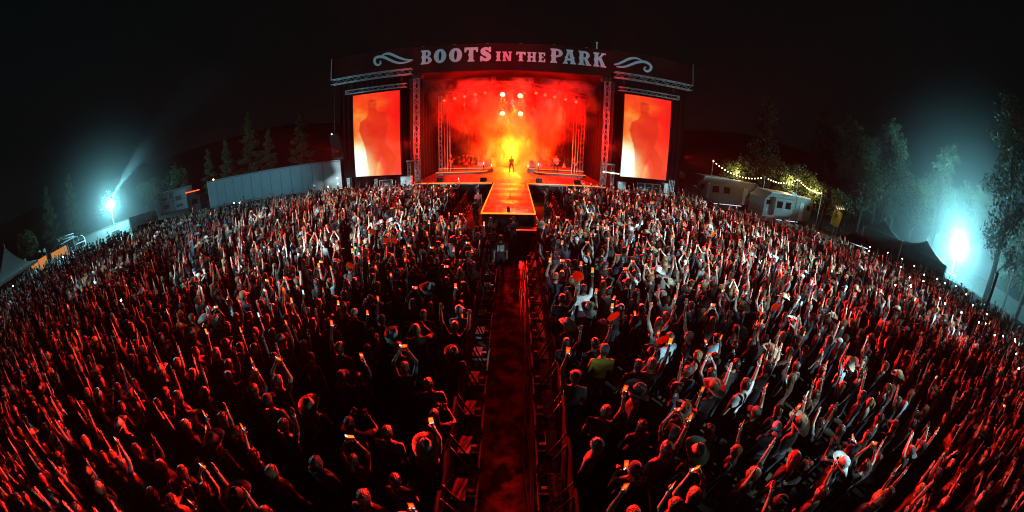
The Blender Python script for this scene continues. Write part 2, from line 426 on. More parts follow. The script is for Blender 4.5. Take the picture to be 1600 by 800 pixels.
# header banner with lettering
HY = 28.3
hd = thing('header_sign', 'long dark header banner over the stage lettered BOOTS IN THE PARK', 'sign', (0, HY, 11.4))
MB().box((SX, 0.25, 1.3), (17.2, 0.3, 2.5)).build('banner', M['banner'], hd)
for s, xa, xb in ((-1, -17.25, SX - 8.6), (1, SX + 8.6, 16.5)):
    MB().box(((xa+xb)/2, 0.25, 1.65), (abs(xb-xa) - 0.02, 0.3, 2.05)).build('wing_banner', M['banner'], hd)
    xe = xa if s < 0 else xb
    MB().tube((xe, 0.05, 0.55), (xe, 0.05, 2.75), 0.04).build('end_post', M['alu'], hd)
for i in range(24):
    x = -16.6 + 32.6*i/23
    if i % 2 == 0: MB().box((x, 0.25, 2.66 + (-0.1 if abs(x - SX) < 8.6 else 0.0)), (0.22, 0.1, 0.1)).build('hanger_clip', M['alu'], hd)
mb = MB().tube((7.0, 0.25, 2.5), (7.0, 0.25, 3.15), 0.05).ball((7.0, 0.25, 3.2), 0.1, 8, 5)
mb.build('wind_sensor', M['white'], hd)

class Glyph:
    def __init__(s, w): s.w = w; s.pieces = []
    def poly(s, *p): s.pieces.append(list(p)); return s
    def rect(s, x0, z0, x1, z1): return s.poly((x0, z0), (x1, z0), (x1, z1), (x0, z1))
    def stem(s, x0, x1, z0=0.0, z1=1.0, ser=0.08, spur=True, top=True, bot=True):
        s.rect(x0, z0, x1, z1)
        if bot: s.poly((x0-ser, z0), (x1+ser, z0), (x1+ser, z0+0.07), (x1, z0+0.15), (x0, z0+0.15), (x0-ser, z0+0.07))
        if top: s.poly((x0-ser, z1), (x0-ser, z1-0.07), (x0, z1-0.15), (x1, z1-0.15), (x1+ser, z1-0.07), (x1+ser, z1))
        if spur:
            zm = (z0+z1)/2
            s.poly((x0-0.06, zm), (x0, zm-0.1), (x1, zm-0.1), (x1+0.0, zm+0.1), (x0, zm+0.1))
        return s
    def bowl(s, x, z0, z1, a, t, tv=0.13, flat=0.1):
        zc = (z0+z1)/2; b = (z1-z0)/2; K = 12
        ou = [(x + flat + a*math.cos(q), zc + b*math.sin(q)) for q in [(-math.pi/2 + math.pi*k/K) for k in range(K+1)]]
        inn = [(x + flat + (a-t)*math.cos(q), zc + (b-tv)*math.sin(q)) for q in [(-math.pi/2 + math.pi*k/K) for k in range(K+1)]]
        for k in range(K): s.poly(inn[k], ou[k], ou[k+1], inn[k+1])
        s.rect(x, z0, x+flat, z0+tv); s.rect(x, z1-tv, x+flat, z1); return s
    def mesh(s, name, w, h, m):
        b = MB(); k = w/s.w
        for i, pc in enumerate(s.pieces):
            b.prism([(x*k, z*h) for x, z in pc], -0.0030*(i % 7) - 0.0004*i, 0.05)
        return b.mesh(name, m)
def ring(gx, a, b, ai, bi, zc=0.5, K=28):
    G = Glyph(2*a); pts = lambda A, B: [(a + A*math.cos(2*math.pi*k/K), zc + B*math.sin(2*math.pi*k/K)) for k in range(K+1)]
    o, i = pts(a*0.96, b), pts(ai, bi)
    for k in range(K): G.poly(i[k], o[k], o[k+1], i[k+1])
    G.poly((0.0, zc), (0.09, zc-0.09), (0.14, zc), (0.09, zc+0.09)); G.poly((2*a, zc), (2*a-0.09, zc+0.09), (2*a-0.14, zc), (2*a-0.09, zc-0.09))
    return G
GL = {}
GL['B'] = Glyph(0.82).stem(0.12, 0.38).bowl(0.34, 0.47, 1.0, 0.32, 0.22, 0.12, 0.08).bowl(0.34, 0.0, 0.53, 0.38, 0.24, 0.12, 0.08)
GL['O'] = ring(0, 0.42, 0.5, 0.10, 0.33)
GL['T'] = Glyph(0.86).stem(0.29, 0.57, 0, 0.95, top=False).rect(0.02, 0.82, 0.84, 1.0).poly((0.0, 0.66), (0.10, 0.66), (0.17, 0.84), (0.0, 1.0)).poly((0.86, 0.66), (0.86, 1.0), (0.69, 0.84), (0.76, 0.66))
sg = Glyph(0.76)
sp = cat_rom([(0.60, 0.76, 0), (0.50, 0.87, 0), (0.34, 0.88, 0), (0.19, 0.77, 0), (0.22, 0.61, 0), (0.40, 0.51, 0), (0.57, 0.38, 0), (0.57, 0.21, 0), (0.42, 0.11, 0), (0.26, 0.13, 0), (0.15, 0.26, 0)], 4)
for i in range(len(sp) - 1):
    t = i/(len(sp)-1); wd = 0.085 + 0.075*math.sin(math.pi*t)**2
    d1 = (sp[min(i+1, len(sp)-1)] - sp[max(i-1, 0)]).normalized(); d2 = (sp[min(i+2, len(sp)-1)] - sp[i]).normalized()
    n1 = Vector((-d1.y, d1.x, 0)); n2 = Vector((-d2.y, d2.x, 0)); q0, q1 = sp[i], sp[i+1]
    sg.poly((q0.x-n1.x*wd, q0.y-n1.y*wd), (q1.x-n2.x*wd, q1.y-n2.y*wd), (q1.x+n2.x*wd, q1.y+n2.y*wd), (q0.x+n1.x*wd, q0.y+n1.y*wd))
sg.rect(0.58, 0.64, 0.72, 1.0); sg.rect(0.03, 0.0, 0.17, 0.36); GL['S'] = sg
GL['I'] = Glyph(0.46).stem(0.10, 0.36)
GL['N'] = Glyph(0.9).stem(0.10, 0.30, ser=0.08).stem(0.62, 0.80, ser=0.08, spur=False, bot=False).poly((0.10, 1.0), (0.34, 1.0), (0.80, 0.0), (0.58, 0.0))
GL['H'] = Glyph(0.9).stem(0.10, 0.34).stem(0.56, 0.80, spur=False).rect(0.30, 0.42, 0.60, 0.58)
GL['E'] = Glyph(0.76).stem(0.10, 0.36).rect(0.3, 0.86, 0.70, 1.0).rect(0.3, 0.0, 0.72, 0.14).poly((0.60, 0.66), (0.72, 0.66), (0.72, 1.0), (0.58, 0.98)).poly((0.62, 0.34), (0.74, 0.34), (0.74, 0.0), (0.60, 0.02)).rect(0.3, 0.43, 0.55, 0.57)
GL['P'] = Glyph(0.84).stem(0.12, 0.40).bowl(0.36, 0.40, 1.0, 0.40, 0.25, 0.13, 0.08)
GL['A'] = Glyph(0.94).poly((0.08, 0.05), (0.27, 0.05), (0.50, 1.0), (0.36, 1.0)).poly((0.58, 0.05), (0.86, 0.05), (0.64, 1.0), (0.40, 1.0)).rect(0.25, 0.24, 0.68, 0.38).rect(0.26, 0.88, 0.72, 1.0).poly((0.0, 0.0), (0.36, 0.0), (0.34, 0.1), (0.04, 0.1)).poly((0.50, 0.0), (0.94, 0.0), (0.92, 0.1), (0.54, 0.1)).poly((0.12, 0.45), (0.24, 0.36), (0.26, 0.55)).poly((0.86, 0.45), (0.72, 0.36), (0.70, 0.55))
GL['R'] = Glyph(0.92).stem(0.12, 0.38).bowl(0.34, 0.42, 1.0, 0.38, 0.24, 0.13, 0.08).poly((0.40, 0.5), (0.62, 0.5), (0.84, 0.05), (0.56, 0.05)).poly((0.54, 0.0), (0.92, 0.0), (0.90, 0.09), (0.55, 0.09))
GL['K'] = Glyph(0.96).stem(0.12, 0.38).poly((0.36, 0.40), (0.36, 0.62), (0.66, 0.95), (0.84, 0.95)).poly((0.44, 0.52), (0.62, 0.66), (0.90, 0.05), (0.60, 0.05)).rect(0.60, 0.9, 0.93, 1.0).rect(0.56, 0.0, 0.96, 0.09)
line = [('B', -8.25, -7.2, 1), ('O', -7.05, -5.92, 1), ('O', -5.72, -4.54, 1), ('T', -4.37, -3.21, 1), ('S', -3.05, -2.05, 1), ('I', -1.7, -1.24, 0), ('N', -1.15, -0.30, 0),
        ('T', 0.03, 0.82, 0), ('H', 0.93, 1.74, 0), ('E', 1.88, 2.5, 0), ('P', 2.86, 3.97, 1), ('A', 3.97, 5.14, 1), ('R', 5.28, 6.47, 1), ('K', 6.6, 7.8, 1)]
for ch, xa, xb, big in line:
    link('letter', GL[ch].mesh('letter', xb-xa, 1.32 if big else 0.87, M['letter']), hd, (xa, 0.03, 0.87 if big else 0.88))
def ribbon(pts, w0, name):
    q = cat_rom([(x, z, 0) for x, z in pts], 6); b = MB(); n = len(q)
    L, Rr = [], []
    for i, v in enumerate(q):
        t = i/(n-1); wd = w0*(0.18 + 0.82*math.sin(math.pi*min(1, 0.08 + t*0.9))**0.8)
        d = (q[min(i+1, n-1)] - q[max(i-1, 0)]).normalized(); nn = Vector((-d.y, d.x, 0))
        L.append(v + nn*wd); Rr.append(v - nn*wd)
    for i in range(n-1):
        b.prism([(Rr[i].x, Rr[i].y - 11.4), (Rr[i+1].x, Rr[i+1].y - 11.4), (L[i+1].x, L[i+1].y - 11.4), (L[i].x, L[i].y - 11.4)], 0.03 - 0.002*(i % 3), 0.08)
    b.build(name, M['flourish'], hd)
ribbon([(-11.9, 13.58), (-11.65, 13.68), (-11.28, 13.68), (-10.9, 13.52), (-10.16, 13.11), (-9.55, 12.87), (-8.93, 12.78)], 0.115, 'flourish')
ribbon([(-12.07, 13.09), (-12.03, 12.84), (-12.25, 12.71), (-12.51, 12.84), (-12.64, 13.14), (-12.53, 13.44), (-12.15, 13.5), (-11.7, 13.38), (-11.26, 13.13), (-10.76, 12.84), (-10.26, 12.65), (-9.78, 12.61), (-9.31, 12.68), (-9.07, 12.74)], 0.125, 'flourish')
ribbon([(8.53, 12.67), (8.91, 12.79), (9.35, 13.05), (9.8, 13.35), (10.25, 13.54), (10.71, 13.58), (11.24, 13.44)], 0.115, 'flourish')
ribbon([(8.75, 12.51), (9.13, 12.53), (9.58, 12.63), (10.14, 12.91), (10.71, 13.21), (11.29, 13.37), (11.76, 13.3), (12.06, 13.04), (11.95, 12.67), (11.65, 12.51), (11.39, 12.63), (11.44, 12.84), (11.59, 12.9)], 0.125, 'flourish')

# trusses
t = thing('wing_truss', 'silver lattice truss under the left end of the header banner', 'truss', (0, 0, 0), group='header wing trusses')
truss(t, (-17.2, 28.5, 11.75), (-9.0, 28.5, 11.75), 0.5, 0.55, 0.03, split=True)
t = thing('wing_truss', 'silver lattice truss under the right end of the header banner', 'truss', (0, 0, 0), group='header wing trusses')
truss(t, (8.6, 28.5, 11.75), (16.4, 28.5, 11.75), 0.5, 0.55, 0.03, split=True)
for s, nm in ((-1, 'left'), (1, 'right')):
    t = thing('truss_tower', 'tall red-lit truss column at the %s edge of the stage opening' % nm, 'truss', (SX + s*8.35, SY + 0.1, DZ), group='stage opening columns')
    truss(t, (0, 0, 0), (0, 0, 9.9), 0.42, 0.5, 0.03)
    MB().box((0, 0, 0.04), (0.8, 0.8, 0.08)).build('base_plate', M['black_metal'], t)
    MB().box((-s*0.1, 0, 9.7), (0.9, 0.5, 0.3)).box((s*0.45, -0.1, 9.1), (0.35, 0.35, 0.9)).build('head_block', M['black_metal'], t)
    t = thing('side_tower', 'thin truss mast inside the %s of the stage' % nm, 'truss', (SX + s*7.2, SY + 4.6, DZ), group='inner stage masts')
    truss(t, (0, 0, 0), (0, 0, 8.4), 0.3, 0.5, 0.022)
    MB().box((0, 0, 0.03), (0.6, 0.6, 0.06)).build('base_plate', M['black_metal'], t)
    for k in range(3):
        pl = MB().tube((0, 0, 0), (0, 0, 8.0 - k*1.4), 0.035, n=6).box((0, 0, 0.02), (0.3, 0.3, 0.04))
        tag(pl.build('lighting_pipe', M['alu'], loc=(SX + s*(6.55 + 0.35*k), SY + 6.4 + 0.3*k, DZ + (0 if k == 0 else 0))), 'thin vertical pipe on the %s of the stage, %s of three' % (nm, ('innermost', 'middle', 'outermost')[k] if True else ''), 'pipe', 'vertical pipes at the stage sides')
    t = thing('screen_truss', 'horizontal truss holding up the %s video screen' % nm, 'truss', (0, 0, 0), group='screen hanging trusses')
    xa, xb = (-15.7, -9.6) if s < 0 else (9.1, 15.1)
    truss(t, (xa, 28.75, 10.55), (xb, 28.75, 10.55), 0.34, 0.5, 0.024)
    for x in (xa + 0.5, xb - 0.5):
        MB().tube((x, 28.75, 10.7), (x, 28.75, 11.6), 0.02).box((x, 28.75, 11.2), (0.18, 0.18, 0.35)).build('chain_hoist', M['black_metal'], t)
    xe = xa if s < 0 else xb
    MB().box((xe, 28.75, 10.55), (0.14, 0.42, 0.42)).build('end_cap', M['alu'], t)
    # low goal-post truss at stage side
    t = thing('goalpost_truss', 'low truss stand beside the %s video screen' % nm, 'truss', (SX + s*9.0, SY + 0.7, DZ - 0.25), group='low truss stands')
    truss(t, (-0.35, 0, 0), (-0.35, 0, 2.2), 0.26, 0.36, 0.022)
    truss(t, (0.4, 0, 0), (0.4, 0, 2.2), 0.26, 0.36, 0.022)
    MB().box((0, 0, 2.26), (1.15, 0.3, 0.1)).build('top_plate', M['alu'], t)
    if s > 0: MB().tube((-0.6, -0.2, 1.55), (1.1, -0.2, 1.45), 0.045).build('tube_light', M['tube_light'], t)

ft = thing('lighting_truss', 'gabled lighting truss hung across the upper stage', 'truss', (SX, 34, 0))
truss(ft, (-7.6, 0, 10.15), (-1.6, 0, 11.15), 0.35, 0.5, 0.025, m=M['black_metal'])
truss(ft, (1.6, 0, 11.15), (7.6, 0, 10.15), 0.35, 0.5, 0.025, m=M['black_metal'])
truss(ft, (-1.6, 0, 11.15), (1.6, 0, 11.15), 0.35, 0.5, 0.025, m=M['black_metal'])
for x in (-1.9, 1.9): MB().box((x, 0, 11.6), (0.5, 0.4, 0.55)).tube((x, 0, 11.8), (x, 0, 12.5), 0.03).build('chain_motor', M['black_metal'], ft)
MHB = MB().box((0, 0, -0.1), (0.34, 0.3, 0.2)).mesh('fixture_base', M['black_metal'])
MHY = MB().box((-0.2, 0, -0.4), (0.05, 0.14, 0.5)).box((0.2, 0, -0.4), (0.05, 0.14, 0.5)).box((0, 0, -0.22), (0.45, 0.16, 0.06)).mesh('yoke', M['black_metal'])
rx = Matrix.Rotation(R(115), 3, 'X')
MHH = MB().lathe([(0.10, -0.26), (0.15, -0.2), (0.16, 0.1), (0.18, 0.22), (0.17, 0.26)], (0, 0, -0.52), 14, rot=rx).mesh('fixture_head', M['black_metal'], True)
def lens_mesh(m): return MB().lathe([(0.155, 0.262), (0.15, 0.275), (0.0, 0.285)], (0, 0, -0.52), 14, rot=rx).mesh('lens', m)
LR, LW, LB = lens_mesh(M['lens_red']), lens_mesh(M['lens_white']), lens_mesh(M['blinder'])
heads = [-6.9, -5.8, -4.8, -3.7, -2.7, 2.4, 3.3, 4.3, 5.4, 6.5]
onames = ['leftmost', 'second from the left', 'third from the left', 'fourth from the left', 'fifth from the left', 'sixth from the left', 'seventh from the left', 'third from the right', 'second from the right', 'rightmost']
for i, x in enumerate(heads):
    z = 11.15 - (abs(x) - 1.6)/6.0 - 0.2
    t = thing('moving_head_light', 'dim moving head light under the stage truss, ' + onames[i], 'stage light', (SX + x, 34, z), group='moving heads on the lighting truss')
    for nm, me in (('fixture_base', MHB), ('yoke', MHY), ('fixture_head', MHH), ('lens', LR)): link(nm, me, t)
for x, z, nm in ((-0.95, 10.75, 'upper left'), (0.80, 10.65, 'upper right')):
    t = thing('blinder_light', 'glaring amber lamp in the middle of the stage, %s of four' % nm, 'stage light', (SX + x, 34, z), group='glaring amber lamps')
    for n2, me in (('fixture_base', MHB), ('yoke', MHY), ('fixture_head', MHH), ('lens', LB)):
        o = link(n2, me, t); o.scale = (1.35, 1.35, 1.25)
for x, z, nm in ((-0.95, 8.75, 'lower left'), (0.88, 8.75, 'lower right')):
    t = thing('blinder_light', 'glaring amber lamp in the middle of the stage, %s of four' % nm, 'stage light', (SX + x, 34, z), group='glaring amber lamps')
    MB().tube((0, 0, -0.1), (0, 0, 11.1 - z), 0.03).build('drop_pipe', M['black_metal'], t)
    for n2, me in (('fixture_base', MHB), ('yoke', MHY), ('fixture_head', MHH), ('lens', LB)):
        o = link(n2, me, t); o.scale = (1.3, 1.3, 1.2)

# stage light
for x in (-0.95, 0.85):
    spot('amber_beam', (SX + x, 33.5, 10.0), (SX + x*1.3, 30.0, 1.5), 1300, AMBER, 50, 0.6, 0.15)
    spot('amber_beam', (SX + x, 33.5, 8.0), (SX + x*1.6, 24, 1.5), 800, (1.0, 0.07, 0.004), 46, 0.6, 0.15)
for x, yy, pw in ((-4.6, 41.0, 30000), (0.0, 42.5, 52000), (4.6, 41.0, 52000)):
    spot('red_flood', (SX + x, yy, 10.3), (SX + x*0.7, 34.5, 4.5), pw, RED, 120, 0.8, 0.2)
for x, pw in ((-4.0, 5500), (4.4, 7500)):
    spot('red_flood', (SX + x, 31.2, 10.2), (SX + x*0.9, 38, 3.0), pw, RED, 100, 0.8, 0.2)
    spot('red_uplight', (SX + x*0.8, 40.0, DZ + 1.2), (SX + x*0.5, 33.0, 11.5), pw*2.0, RED, 120, 0.9, 0.2)
spot('amber_backlight', (SX + 0.1, 43.4, 3.9), (SX, 34.0, 3.0), 17000, (1.0, 0.34, 0.012), 120, 0.9, 0.7)
spot('amber_backlight', (SX, 43.0, 9.8), (SX, 38.0, 2.5), 20000, (1.0, 0.13, 0.004), 74, 0.9, 0.25)
for x in (-2.2, 2.2):
    spot('red_uplight', (SX + x, 20.5, 1.3), (SX - 0.6 + x*0.6, 28.2, 12.9), 9000, (1.0, 0.0, 0.03), 32, 1.0, 0.1)  # added, unseen lamps standing in for the red smoke before the header
for s_ in (-1, 1):
    spot('red_uplight', (SX + s_*8.35, SY - 0.75, DZ + 0.2), (SX + s_*8.35, SY + 0.1, 11.0), 15000, RED, 26, 0.9, 0.05)
for x in (-4.5, 0.0, 4.5):
    spot('red_uplight', (SX + x, 31.6, 8.6), (SX + x*0.8, 36.0, 13.5), 16000, RED, 120, 0.9, 0.2)
for x, pw in ((-5.6, 3200), (5.6, 3600)):
    spot('band_key', (SX + x*0.8, 30.8, 9.0), (SX + x, 36.2, DZ + 1.0), pw*4, (1.0, 0.05, 0.01), 44, 0.8, 0.15)
# red washes from the stage over the crowd
for k, (x, z, tx, ty, pw) in enumerate(((-16.6, 4.6, -22, 4, 50000), (-16.2, 5.0, -12, 3, 85000), (-8.8, 5.2, -5, 1, 300000), (-0.3, 6.4, -0.3, 2, 175000), (8.2, 5.2, 5, 1, 300000), (15.8, 5.0, 11, 3, 85000), (16.2, 4.6, 19, 1, 48000))):
    spot('red_wash', (x, 27.9, z), (tx, ty, 1.8), pw, WASH, 46, 0.9, 0.1, 11.0 + k, 0.12 if k != 3 else 0.16)

# video screens
def screen_image(W, Hh):
    u, v = np.meshgrid(np.linspace(0, 1, W), np.linspace(0, 1, Hh))       # v downwards
    X, Y = u*362, v*630
    rs = np.random.RandomState(3)
    nz = np.zeros_like(u)
    for o_ in range(5):
        k = 2**(o_+1)
        a = rs.rand(k*2+2, k+2)
        yi, xi = v*(k*2), u*k
        y0, x0 = yi.astype(int), xi.astype(int); fy, fx = yi-y0, xi-x0
        fy, fx = fy*fy*(3-2*fy), fx*fx*(3-2*fx)
        nz += (a[y0, x0]*(1-fy)*(1-fx) + a[y0+1, x0]*fy*(1-fx) + a[y0, x0+1]*(1-fy)*fx + a[y0+1, x0+1]*fy*fx)/2**o_
    nz = (nz - nz.min())/(nz.max() - nz.min())
    poly = np.array([(132, 42), (152, 40), (176, 50), (194, 66), (196, 88), (186, 108), (188, 126), (196, 140), (222, 150), (250, 160), (262, 190), (272, 240), (264, 300), (252, 330), (246, 380), (270, 420), (300, 455), (336, 505), (330, 540), (308, 575), (294, 625), (246, 625),
                     (252, 560), (238, 500), (206, 465), (192, 520), (172, 600), (168, 640), (118, 640), (112, 560), (100, 490), (94, 440), (92, 400), (72, 345), (50, 280), (54, 215), (86, 190), (106, 176), (122, 140), (120, 124), (112, 100), (112, 70)], float)
    inside = np.zeros(X.shape, bool); dist = np.full(X.shape, 1e9)
    for i in range(len(poly)):
        a, b = poly[i], poly[(i+1) % len(poly)]
        c = ((a[1] > Y) != (b[1] > Y)) & (X < (b[0]-a[0])*(Y-a[1])/(b[1]-a[1]+1e-9) + a[0]); inside ^= c
        d = b - a; t = np.clip(((X-a[0])*d[0] + (Y-a[1])*d[1])/(d@d), 0, 1)
        dist = np.minimum(dist, np.hypot(X-a[0]-t*d[0], Y-a[1]-t*d[1]))
    sd = np.where(inside, -dist, dist); fig = np.clip(0.5 - (sd + (nz-0.5)*14)/9, 0, 1)
    hot = np.clip(1.0 + 0.5*nz - np.hypot((u-0.08)*1.25, (v-0.90)*1.1)*1.75, 0, 1)**1.2
    warm = np.clip(1.1 - np.hypot((u-0.55)*0.8, (v-1.0)*0.95)*1.6, 0, 1)
    bgc = np.stack([0.95 + 0*u, 0.008 + 0.10*nz**2.5 + 0.07*warm + 1.5*hot**1.2, 0.003 + 0.008*nz + 0.05*warm**2 + 1.5*hot**2.2], -1)
    fade = np.clip((v - 0.62)/0.3, 0, 1)*np.clip((0.62-u)*4, 0, 1)
    fgc = np.stack([0.50 + 0.3*v + 0.25*nz, 0.004 + 0.04*nz**2 + 0.07*v**2, 0.002 + 0.003*nz + 0.01*v], -1)
    f = (fig*(0.88 - 0.68*fade))[..., None]
    im = bgc*(1-f) + fgc*f
    # brim and eye line of the head
    sh = np.exp(-(((X-158)/42)**2 + ((Y-58 + (X-158)*0.06)/5)**2))*0.35 + np.exp(-(((X-178)/12)**2 + ((Y-92)/5)**2))*0.3
    sh += np.exp(-(((Y-128-(X-158)*0.1)/9)**2 + ((X-156)/40)**2))*0.15
    im *= (1 - sh)[..., None]
    return np.clip(im, 0, 1.3)
img = screen_image(73, 121)
for s, xa, xb, za, zb in ((-1, -14.93, -10.2, 2.35, 10.12), (1, 9.65, 14.32, 2.55, 10.12)):
    nm = 'left' if s < 0 else 'right'
    t = thing('video_screen', 'tall glowing orange video screen showing a performer, %s of the stage' % nm, 'screen', ((xa+xb)/2, 28.6, 0), group='video screens')
    W, Hh = 73, 121
    vs = [((xa-xb)/2 + (xb-xa)*i/(W-1), 0, zb - (zb-za)*j/(Hh-1)) for j in range(Hh) for i in range(W)]
    fs = [(j*W+i, (j+1)*W+i, (j+1)*W+i+1, j*W+i+1) for j in range(Hh-1) for i in range(W-1)]
    me = bpy.data.meshes.new('display'); me.from_pydata(vs, [], fs); me.materials.append(M['screen'])
    ca = me.color_attributes.new('Col', 'FLOAT_COLOR', 'POINT')
    ca.data.foreach_set('color', np.concatenate([img.reshape(-1, 3), np.ones((W*Hh, 1))], 1).astype(np.float32).ravel())
    link('display', me, t)
    MB().box((0, 0.12, (za+zb)/2), (xb-xa+0.08, 0.2, zb-za+0.08)).build('cabinet', M['black_metal'], t)
    for x in (-1.6, 1.6): MB().tube((x, 0.15, zb), (x, 0.15, 10.5), 0.03).build('hanging_bar', M['black_metal'], t)

# line array and clutter of the wings
t = thing('speaker_array', 'curved hanging column of loudspeakers left of the left video screen', 'speaker', (-16.9, 28.4, 0))
for k in range(9):
    a = R(2 + k*3.2); y = -0.9*(k/9)**2*0.6
    MB().box((0.06*k - 0.0, y, 6.35 - 0.245*k), (1.1, 0.5, 0.235), Matrix.Rotation(-a, 3, 'X')).build('speaker_cabinet', M['black_metal'], t)
MB().box((0, 0, 6.6), (0.9, 0.4, 0.1)).tube((0, 0, 6.6), (0, 0, 11.4), 0.02).build('fly_frame', M['black_metal'], t)
MB().ball((-0.2, -0.3, 6.68), 0.07, 8, 5).build('indicator_lamp', M['lens_white'], t)
def case(x, y, z, w, d, h, label, body='black_metal', trim='alu', cat='case', name='flight_case', group='flight cases on the stage wings'):
    t = thing(name, label, cat, (x, y, z), group=group)
    MB().box((0, 0, h/2), (w, d, h)).build('case_body', M[body], t)
    for sx in (-1, 1):
        MB().box((sx*(w/2 - 0.015), -d/2 - 0.012, h/2), (0.05, 0.02, h + 0.02)).build('edge_trim', M[trim], t)
    MB().box((0, -d/2 - 0.014, h - 0.02), (w*0.9, 0.02, 0.05)).build('edge_trim', M[trim], t)
    MB().box((0, -d/2 - 0.012, h*0.5), (w*0.3, 0.02, h*0.12)).build('handle', M[trim], t)
WZ = DZ - 0.25
case(-15.9, 29.0, WZ, 0.35, 0.4, 1.0, 'tall narrow white rack at the far left end of the stage wing', 'grey')
case(-13.0, 29.2, WZ, 0.3, 0.4, 0.75, 'slim upright rack below the middle of the left screen', 'grey')
case(-11.9, 29.2, WZ, 1.4, 0.6, 0.62, 'low black flight case below the left screen')
case(-9.9, 29.2, WZ, 1.0, 0.6, 0.85, 'white fronted amplifier rack beside the left screen corner', 'white')
case(9.95, 29.0, WZ, 0.75, 0.5, 0.75, 'pale square loudspeaker below the inner corner of right screen', 'white')
case(11.9, 29.2, WZ, 0.75, 0.6, 0.8, 'black rack with lit meters below right screen, left of three')
case(12.72, 29.2, WZ, 0.75, 0.6, 0.8, 'black rack with lit meters below right screen, middle of three')
case(13.55, 29.2, WZ, 0.75, 0.6, 0.8, 'black rack with lit meters below right screen, right of three')
case(14.6, 29.2, WZ, 0.4, 0.5, 0.95, 'tall pale rack at the outer corner of the right screen', 'white')
for k, x in enumerate((15.0, 15.35)):
    l = thing('ladder', 'upright white ladder frame at the right end of stage, %s of two' % ('inner', 'outer')[k], 'ladder', (x, 28.9, WZ), group='ladder frames')
    for dx in (-0.1, 0.1): MB().tube((dx, 0, 0), (dx, 0, 1.35), 0.025).build('rail', M['white'], l)
    for z in (0.25, 0.55, 0.85, 1.15): MB().tube((-0.1, 0, z), (0.1, 0, z), 0.02).build('rung', M['white'], l)

# backline
kit = thing('drum_kit', 'red drum kit with brass cymbals on the left riser', 'drum kit', (-5.6, 38.4, DZ + 0.5))
ry = Matrix.Rotation(R(90), 3, 'X')
MB().lathe([(0.28, -0.22), (0.285, -0.2), (0.285, 0.2), (0.28, 0.22)], (0, 0, 0.29), 18, rot=ry).build('bass_drum', M['drum'], kit, True)
for x, y, z, r, h in ((-0.3, -0.05, 0.72, 0.15, 0.22), (0.28, -0.05, 0.72, 0.16, 0.24), (0.72, 0.3, 0.45, 0.21, 0.4), (-0.6, 0.3, 0.58, 0.18, 0.15)):
    MB().lathe([(r, -h/2), (r*1.02, -h/2+0.01), (r*1.02, h/2-0.01), (r, h/2)], (x, y, z), 14).tube((x, y, z-h/2), (x, y, 0), 0.015).build('drum', M['drum'], kit, True)
for x, y, z, r in ((-0.85, 0.1, 1.15, 0.24), (0.8, 0.0, 1.25, 0.26), (-0.35, 0.45, 1.35, 0.22), (0.35, 0.5, 1.3, 0.22)):
    MB().lathe([(r, 0), (r*0.4, 0.02), (0.04, 0.03), (0.0, 0.05)], (x, y, z), 14).tube((x, y, z), (x, y, 0), 0.012).build('cymbal', M['brass'], kit, True)
def amp(x, y, z, label):
    t = thing('guitar_amplifier', label, 'amplifier', (x, y, z), group='amplifiers on the risers')
    MB().box((0, 0, 0.3), (0.7, 0.3, 0.6)).build('cabinet', M['black_metal'], t)
    MB().box((0, -0.16, 0.27), (0.62, 0.02, 0.46)).build('grille_cloth', M['grey'], t)
    MB().box((0, 0, 0.72), (0.68, 0.26, 0.22)).build('amplifier_head', M['black_metal'], t)
for x, lab in ((-7.6, 'leftmost amplifier on the left riser'), (-3.9, 'amplifier beside the drum kit nearest the smoke'), (-3.0, 'amplifier at the inner end of the left riser'), (2.2, 'amplifier at the inner end of the right riser'), (3.1, 'second amplifier along the right riser')):
    amp(x, 38.6, DZ + 0.5, lab)
k = thing('keyboard', 'keyboard on a black stand at the right end of the riser', 'keyboard', (7.3, 37.4, DZ + 0.5))
MB().box((0, 0, 0.95), (1.2, 0.35, 0.1)).build('keyboard_body', M['black_metal'], k)
MB().box((0, -0.1, 1.005), (1.1, 0.14, 0.012)).build('keybed', M['white'], k)
for x in (-0.4, 0.4): MB().tube((x, -0.2, 0), (x, 0.2, 0.9), 0.02).tube((x, 0.2, 0), (x, -0.2, 0.9), 0.02).build('stand_leg', M['black_metal'], k)
def guitar_parts(t, loc, tilt=0.0):
    mx = Matrix.LocRotScale(Vector(loc), Matrix.Rotation(tilt, 3, 'Y').to_quaternion(), None)
    out = cat_rom([(0, -0.24, 0), (0.17, -0.18, 0), (0.18, -0.04, 0), (0.11, 0.06, 0), (0.14, 0.18, 0), (0.06, 0.25, 0), (0, 0.25, 0)], 4)
    poly = [(v.x, v.y) for v in out] + [(-v.x, v.y) for v in reversed(out[1:-1])]
    MB().prism(poly, -0.045, 0.045).build('guitar_body', M['guitar'], t).matrix_local = mx
    MB().box((0, -0.03, 0.58), (0.05, 0.03, 0.72)).box((0, -0.02, 1.0), (0.09, 0.025, 0.17)).build('neck', M['bark'], t).matrix_local = mx
    MB().lathe([(0.05, 0.0), (0.0, 0.004)], (0, -0.047, 0.06), 12, rot=ry).build('sound_hole', M['dark'], t).matrix_local = mx
gs = thing('acoustic_guitar', 'acoustic guitar upright on a stand between the two guitarists', 'guitar', (5.75, 37.3, DZ + 0.5))
guitar_parts(gs, (0, 0, 0.42))
MB().tube((-0.2, 0.1, 0), (0, 0.1, 0.75), 0.015).tube((0.2, 0.1, 0), (0, 0.1, 0.75), 0.015).tube((0, 0.3, 0), (0, 0.1, 0.75), 0.015).tube((-0.12, -0.06, 0.17), (0.12, -0.06, 0.17), 0.015).build('stand', M['black_metal'], gs)
